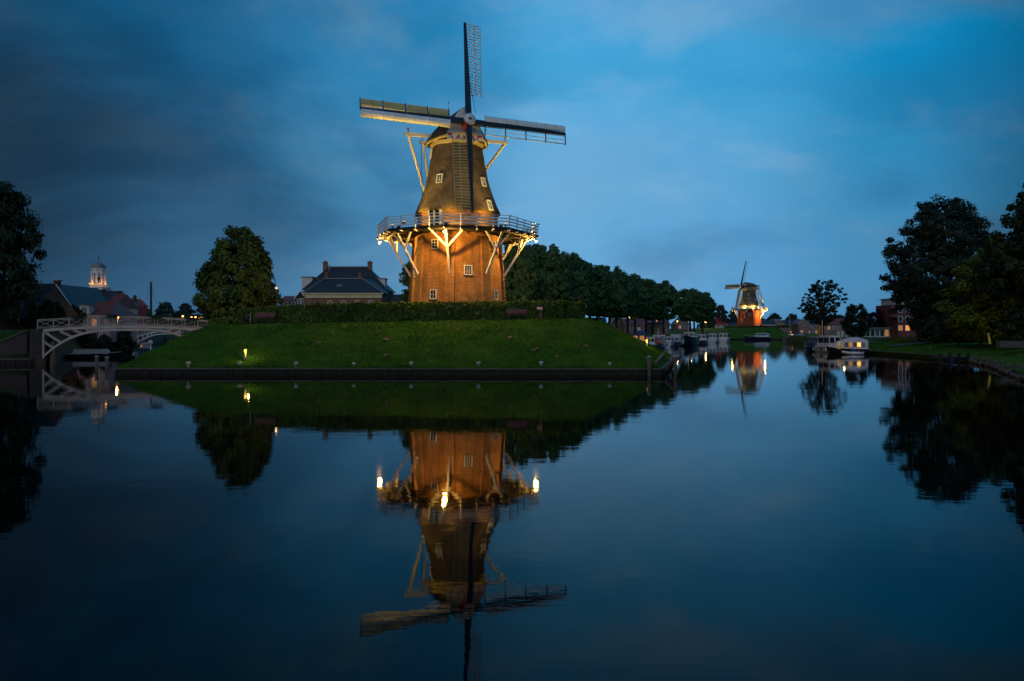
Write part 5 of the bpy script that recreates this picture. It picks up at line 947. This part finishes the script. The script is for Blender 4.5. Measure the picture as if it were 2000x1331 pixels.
# ================================================================ boats
def boat(name, label, X, Y, rz, L, Bm, fb, hull, cabins=(), canopy=None, mast=None, group=None, strake='white_paint', fenders=0, rail=True, cat='boat'):
    o = thing(name, label, cat, (X, Y, 0), rz, group); n = 10; rows = []; shr = []
    for i in range(n + 1):
        t = i / n; b_ = Bm / 2 * (.88 + .12 * math.sin(t * 3.0)) * max(.015, 1 - t ** 3.4) ** .8; sh = fb * (1 + .38 * t * t - .06 * math.sin(t * 3.14)); x = -L / 2 + L * t; rake = .35 * t ** 3 * fb
        half = [(0, -.35), (b_ * .70, -.12), (b_ * .93, fb * .35), (b_, sh)]
        rows.append([Vector((x + rake * max(0, z) / fb, -y, z)) for y, z in half[::-1]] + [Vector((x + rake * max(0, z) / fb, y, z)) for y, z in half[1:]]); shr.append((x + rake * sh / fb, b_, sh))
    q = MB(); q.grid(rows); q.add(rows[0], [tuple(range(7))[::-1]]); q.build('hull', hull, o)
    q = MB(); q.grid([[(x, s * b_ * .97, sh - .06) for x, b_, sh in shr] for s in (-1, 1)]); q.build('deck', 'pale_stone' if hull != 'white_hull' else 'white_hull', o)
    for s in (-1, 1): q = MB(); q.path([Vector((x, s * (b_ + .02), sh - .02)) for x, b_, sh in shr], .05, 6); q.build('rubbing_strake', strake, o)
    for x0, x1, hw, z0, h, mat, nw, pane, rm in cabins:
        q = MB(); w2, sl = hw * .88, .16 * h; q.add([(x0, -hw, z0), (x1, -hw, z0), (x1, hw, z0), (x0, hw, z0), (x0 + sl, -w2, z0 + h), (x1 - sl * 2.2, -w2, z0 + h), (x1 - sl * 2.2, w2, z0 + h), (x0 + sl, w2, z0 + h)], [(0, 1, 5, 4), (1, 2, 6, 5), (2, 3, 7, 6), (3, 0, 4, 7), (4, 5, 6, 7)]); cb = q.build('cabin', mat, o)
        q = MB(); q.box(((x0 + x1 - sl * 1.2) / 2, 0, z0 + h + .04), (x1 - x0 - sl * 2.6, w2 * 2.06, .09)); q.build('cabin_roof', rm, cb)
        for i in range(nw):
            for s in (-1, 1):
                xa, xb_ = x0 + .25 + (x1 - x0 - .7) * i / nw, x0 + .25 + (x1 - x0 - .7) * (i + 1) / nw - .12; k0, k1 = .38, .84; q = MB()
                ya, yb = s * (hw + (w2 - hw) * k0 + .012), s * (hw + (w2 - hw) * k1 + .012); pts = [(xa, ya, z0 + h * k0), (xb_, ya, z0 + h * k0), (xb_, yb, z0 + h * k1), (xa, yb, z0 + h * k1)]; q.prism(pts if s < 0 else pts[::-1], (0, s * .02, 0)); q.build('cabin_window', pane, cb)
        for xe, off, e in ((x0, sl, -1), (x1, -sl * 2.2, 1)):
            for s in (-.5, .5):
                q = MB(); pts = [(xe + off * .40 + e * .012, s * hw * .98 - hw * .38, z0 + h * .40), (xe + off * .40 + e * .012, s * hw * .98 + hw * .38, z0 + h * .40), (xe + off * .86 + e * .012, s * w2 * .95 + w2 * .36, z0 + h * .86), (xe + off * .86 + e * .012, s * w2 * .95 - w2 * .36, z0 + h * .86)]; q.prism(pts[::-1] if e < 0 else pts, (e * .02, 0, 0)); q.build('cabin_window', pane, cb)
    if canopy:
        x0, x1, hw, z0, h, mat, lit = canopy; rows = []; m_ = 9
        for i in range(8):
            t = i / 7; x = x0 + (x1 - x0) * t; kk = .62 + .38 * math.sin(math.pi * (.10 + t * .80)); rows.append([Vector((x, hw * (.86 + .14 * math.sin(math.pi * (.1 + t * .8))) * math.cos(math.pi * (1 - j / m_)) * (1 if j not in (0, m_) else 1.0), z0 + h * kk * math.sin(math.pi * j / m_) ** .55)) for j in range(m_ + 1)])
        q = MB(); q.grid(rows); q.add(rows[0], [tuple(range(m_ + 1))]); q.add(rows[-1], [tuple(range(m_ + 1))[::-1]]); cv = q.build('canopy', mat, o)
        for i, pn in enumerate(lit):
            xa = x0 + (x1 - x0) * (.12 + .76 * i / len(lit)); xb_ = x0 + (x1 - x0) * (.12 + .76 * (i + .8) / len(lit))
            for s in (-1, 1): q = MB(); q.prism([(xa, s * (hw + .03), z0 + h * .16), (xb_, s * (hw + .03), z0 + h * .16), (xb_, s * (hw * .965 + .03), z0 + h * .52), (xa, s * (hw * .965 + .03), z0 + h * .52)], (0, s * .03, 0)); q.build('canopy_window', pn, cv)
        for s in (-.42, .42):
            q = MB(); q.prism([(x0 - .03, s * hw - hw * .32, z0 + h * .2), (x0 - .03, s * hw + hw * .32, z0 + h * .2), (x0 - .03, s * hw + hw * .28, z0 + h * .6), (x0 - .03, s * hw - hw * .28, z0 + h * .6)], (-.02, 0, 0)); q.build('canopy_window', lit[0], cv)
    if mast:
        x, h = mast; q = MB(); q.tube((x, 0, fb), (x, 0, fb + h), .06, .035, 8); q.build('mast', 'white_paint', o); q = MB(); q.bar((x, -.6, fb + h * .72), (x, .6, fb + h * .72), .04); q.build('spreader', 'grey_metal', o)
    if rail:
        pts = [Vector((x, b_ * .9, sh)) for x, b_, sh in shr[5:]]
        for s in (-1, 1):
            q = MB(); q.path([Vector((p.x, s * p.y, p.z + .55)) for p in pts], .022, 5)
            for p in pts[::2]: q.tube((p.x, s * p.y, p.z - .05), (p.x, s * p.y, p.z + .55), .02, .02, 5)
            q.build('guard_rail', 'grey_metal', o)
    for i in range(fenders):
        for s in (-1, 1): x, b_, sh = shr[2 + i * 2]; q = MB(); q.lathe([(.03, -.55), (.11, -.48), (.11, -.1), (.03, -.02)], 8, (x, s * (b_ + .13), sh)); q.build('fender', 'navy_paint' if i % 2 else 'white_paint', o)
    return o
GB = 'boats moored along the left bank'; GR = 'boats moored at the right bank'; hd = math.atan2(.9, .4)
boat('cabin_cruiser', 'boat with navy canopy and beige window, nearest behind the bastion flank', px(1252, 138), 138, R(75), 9.5, 3.2, 1.25, 'white_hull', ((-1.5, 3.0, 1.15, 1.3, .8, 'white_hull', 3, 'pane', 'white_hull'),), (-4.2, -.6, 1.35, 1.25, 2.3, 'canvas_blue', ('lit_pane_dim', 'pane_pale')), None, GB, fenders=2)
boat('work_boat', 'blue boat with small white wheelhouse beside the navy canopy boat', px(1272, 148), 148, R(72), 6.5, 2.3, .8, 'navy_hull', ((-1.2, .8, .8, .85, 1.3, 'white_hull', 1, 'pane', 'white_hull'),), None, None, GB)
boat('canal_cruiser', 'steel cruiser with red trim and white wheelhouse behind the low lamp', px(1287, 153), 153, R(70), 10.5, 3.4, 1.0, 'navy_hull', ((-4.2, -.6, 1.35, 1.05, 1.15, 'boat_red', 3, 'pane_pale', 'canvas'), (-.4, 2.0, 1.3, 1.05, 1.55, 'white_hull', 2, 'pane', 'white_hull')), None, (-1, 3.0), GB, fenders=2)
boat('canal_cruiser', 'small white cruiser right of the red-trimmed cruiser', px(1306, 166), 166, R(69), 8, 2.7, .95, 'white_hull', ((-2.6, .9, 1.05, 1.0, 1.15, 'white_hull', 2, 'pane', 'white_hull'),), None, None, GB, 'navy_paint')
boat('canal_cruiser', 'rounded white cruiser with pink-tinted cabin left of the black-hulled boat', px(1324, 173), 173, R(68), 9, 3.1, 1.0, 'navy_hull', ((-3.4, 1.6, 1.25, 1.1, 1.5, 'white_hull', 3, 'pane_pale', 'canvas'),), (-4.2, -3.0, 1.15, 1.05, 1.5, 'canvas', ('pane_pale',)), None, GB, fenders=1)
boat('steel_barge', 'black high-bowed steel boat with pale wheelhouse and short mast', px(1346, 181), 181, R(247), 11, 3.6, 1.75, 'black_hull', ((-3.8, .6, 1.3, 1.75, 1.35, 'white_hull', 3, 'pane', 'canvas'),), None, (.8, 3.8), GB, 'weathered_wood')
boat('canal_cruiser', 'beige cruiser seen end-on right of the black steel boat', px(1374, 201), 201, R(67), 8.5, 3.0, .9, 'navy_hull', ((-3.4, 1.4, 1.25, .95, 1.55, 'white_hull', 3, 'pane', 'canvas'),), None, None, GB, fenders=1)
boat('canal_cruiser', 'second boat from the far end of the moored row, all white', px(1395, 216), 216, R(66), 8, 2.7, 1.0, 'white_hull', ((-3.2, 1.2, 1.15, 1.0, 1.6, 'white_hull', 2, 'pane', 'white_hull'),), None, None, GB, 'boat_red')
boat('canal_cruiser', 'last boat of the moored row, boxy white cabin', px(1416, 229), 229, R(66), 8, 2.8, .9, 'white_hull', ((-3.6, 1.0, 1.3, .9, 1.75, 'white_hull', 2, 'pane', 'canvas'),), None, None, GB, 'teak')
boat('motor_yacht', 'navy motor yacht with white cabin moored broadside below the red mill', px(1480, 282), 282, R(180), 9.0, 3.0, 1.15, 'navy_hull', ((-3.2, 1.2, 1.2, 1.2, 1.25, 'white_hull', 3, 'pane', 'white_hull'),), (-4.2, -3.1, 1.15, 1.1, 1.3, 'canvas', ('pane_pale',)), None, None)
boat('canal_cruiser', 'leftmost boat at the right bank, with blue curtains', px(1590, 129), 129, R(97), 6.0, 2.1, .75, 'navy_hull', ((-2.4, 1.0, .9, .8, 1.6, 'canvas_blue', 2, 'pane_pale', 'white_hull'),), None, None, GR, 'navy_paint', 2)
boat('canal_cruiser', 'white flat-topped boat in the middle of the right-bank trio', px(1614, 123), 123, R(99), 6.5, 2.5, .85, 'white_hull', ((-2.6, 1.2, 1.1, .9, 1.85, 'white_hull', 2, 'pane', 'canvas'),), None, (1.2, 4.4), GR, 'teak', 2)
yb = boat('canopy_boat', 'largest right-bank boat, arched grey canopy with warm lit windows and black hull', px(1657, 116), 116, R(158), 5.6, 2.3, .85, 'black_hull', ((.9, 1.9, .8, .9, 1.0, 'white_hull', 1, 'lit_pane_dim', 'white_hull'),), (-2.7, 1.1, 1.08, .85, 1.75, 'canvas', ('pane_pale', 'lit_pane_bright', 'pane', 'lit_pane_dim', 'pane')), None, GR, 'white_paint', 0)
# ring buoy on the canopy boat's side, tender alongside
t = thing('lifebuoy', 'yellow ring lifebuoy on the side of the canopy boat', 'lifebuoy', (px(1639, 114.0), 114.0, 1.12), R(-25)); q = MB(); rows = []
for i in range(25):
    a = 2 * math.pi * i / 24; rows.append([Vector(((.30 + .085 * math.cos(b_)) * math.cos(a), .085 * math.sin(b_), (.30 + .085 * math.cos(b_)) * math.sin(a))) for b_ in [2 * math.pi * j / 10 for j in range(11)]])
q.grid(rows); q.build('ring', 'lifebuoy_yellow', t); q = MB(); q.box((0, 0, .3), (.13, .19, .2)); q.build('band', 'white_paint', t)
t = thing('inflatable_tender', 'pale inflatable tender with blue cover beside the canopy boat', 'dinghy', (px(1666, 112.2), 112.2, .12), R(178)); q = MB()
for s in (-1, 1): q.path([Vector((-1.3, s * .55, .1)), Vector((.6, s * .55, .12)), Vector((1.2, s * .35, .2)), Vector((1.5, 0, .28))], .2, 10)
q.build('tube', 'white_hull', t); q = MB(); q.lathe([(.5, 0), (.45, .22), (.2, .42), (.03, .46)], 10, (-.1, 0, .12)); q.build('cover', 'dinghy_blue', t); q = MB(); q.box((-.85, 0, .38), (.35, .4, .16)); q.build('cushion', 'boat_red', t); q = MB(); q.box((-1.5, 0, .32), (.28, .22, .6)); q.build('outboard', 'navy_paint', t)
point('boat_fill', (px(1655, 111.8), 112.8, 2.1), 14, (1, .55, .15), .1)  # unseen point light over the water, lighting the near side of the canopy boat
boat('sailing_yacht', 'small sailing yacht with tall bare mast before the left terrace', px(1545, 252), 252, R(110), 7.5, 2.4, .9, 'white_hull', ((-1.2, 1.6, .8, .95, .5, 'white_hull', 2, 'pane', 'white_hull'),), None, (.6, 8.0), None, 'dinghy_blue')
boat('sailing_yacht', 'second yacht mast standing before the open-crowned tree', px(1598, 175), 170, R(100), 7.0, 2.3, .9, 'white_hull', ((-1.2, 1.4, .8, .95, .5, 'white_hull', 2, 'pane', 'white_hull'),), None, (.6, 6.5), None, 'dinghy_blue')
boat('barge', 'dark flat barge with blue-grey cover moored under the footbridge', px(184, 100), 100, R(20), 6.2, 2.0, .55, 'black_hull', ((-2.4, 1.8, .8, .5, .55, 'lead', 0, 'pane', 'lead'),), None, None, None, 'lead', 0, False)
boat('rowing_boat', 'small cabin boat in the shadow beneath the town bridge', px(285, 128), 128, R(110), 6.0, 2.2, .6, 'navy_hull', ((-1.6, 1.2, .8, .6, .8, 'lead', 2, 'pane', 'canvas'),), None, None, None, 'boat_red')
t = thing('water_sign', 'small round white and red sign beneath the town bridge', 'sign', (px(294, 108), 108, 0)); q = MB(); q.tube((0, 0, -.5), (0, 0, 1.6), .07, .06, 8); q.build('post', 'white_paint', t); q = MB(); q.tube((0, .03, 1.85), (0, -.02, 1.85), .42, .42, 20); q.build('rim', 'red_paint', t); q = MB(); q.tube((0, -.02, 1.85), (0, -.05, 1.85), .32, .32, 20); q.build('plate', 'white_paint', t)
cu = bpy.data.curves.new('numeral', 'FONT'); cu.body = '2'; cu.size = .55; cu.extrude = .008; cu.align_x = 'CENTER'; to = bpy.data.objects.new('numeral', cu); COL.objects.link(to); me = bpy.data.meshes.new_from_object(to); bpy.data.objects.remove(to); me.materials.clear(); me.materials.append(MATS['navy_paint']); to = link('numeral', me, t); to.location = (0, -.065, 1.66); to.rotation_euler = (R(90), 0, 0)
# ================================================================ right bank: stones, steps, landing stage, flag
o = thing('stone_revetment', 'rough stone edging along the right bank nearest the camera', 'revetment', (37.5, 55.5, 0)); rr = random.Random(9); sm = []
for v_ in range(4):
    q = MB(); r2 = random.Random(v_); q.lathe([(.08, -.16), (.26, -.10), (.30, .02), (.22, .14), (.06, .19)], 7); q.v = [(x * r2.uniform(.8, 1.2), y * r2.uniform(.8, 1.2), z * r2.uniform(.8, 1.25)) for x, y, z in q.v]; q.sm = [False] * len(q.sm); sm.append(q.mesh('stone', 'dark_stone'))
ch = [(30, 40), (37.5, 55.5), (46, 72), (53, 88)]
for i in range(230):
    k = rr.random() * 2.98; j = int(k); f = k - j; a, c = ch[j], ch[j + 1]; s = link('stone', sm[i % 4], o); d_ = rr.uniform(-.35, .7); s.location = (a[0] + (c[0] - a[0]) * f + d_ - 37.5, a[1] + (c[1] - a[1]) * f - d_ * .45 - 55.5, .18 + max(0, d_ + .1) * .55); s.rotation_euler = (rr.random(), rr.random(), rr.random() * 6); z_ = rr.uniform(.5, 1.1); s.scale = (z_, z_, z_ * .8)
o = thing('stone_steps', 'grey stone steps climbing the bank at the right picture edge', 'steps', (px(1990, 84), 84, 1.75))
for i in range(4): q = MB(); q.box((.25 * i, i * .8, .05 + i * .17), (4.6 - .5 * i, .8, .2)); q.build('step', 'dark_stone', o)
o = thing('landing_stage', 'dark timber landing stage with blue strips on the right bank', 'jetty', (px(1858, 86), 86.5, 0), R(20)); q = MB(); q.box((0, 0, .52), (4.4, 1.5, .12)); q.build('deck', 'black_wood', o)
for x in (-2.1, -.7, .7, 2.1): q = MB(); q.box((x, -.72, .1), (.22, .22, 1.9)); q.build('post', 'black_wood', o)
for x in (-.55, -.3): q = MB(); q.box((x, -.80, .22), (.09, .04, .5)); q.build('blue_strip', 'dinghy_blue', o)
o = thing('feather_flag', 'narrow yellow flag standing in the dark under the yellow-green tree', 'flag', (px(1931, 92), 92, 1.85)); q = MB(); q.tube((0, 0, 0), (-.12, 0, 1.5), .025, .015, 6); q.build('pole', 'grey_metal', o); q = MB(); q.prism([(.0, 0, .12), (.30, 0, .10), (.24, 0, .6), (.08, 0, 1.2), (-.10, 0, 1.48), (-.08, 0, .9)], (0, .02, 0)); q.build('cloth', 'lifebuoy_yellow', o)
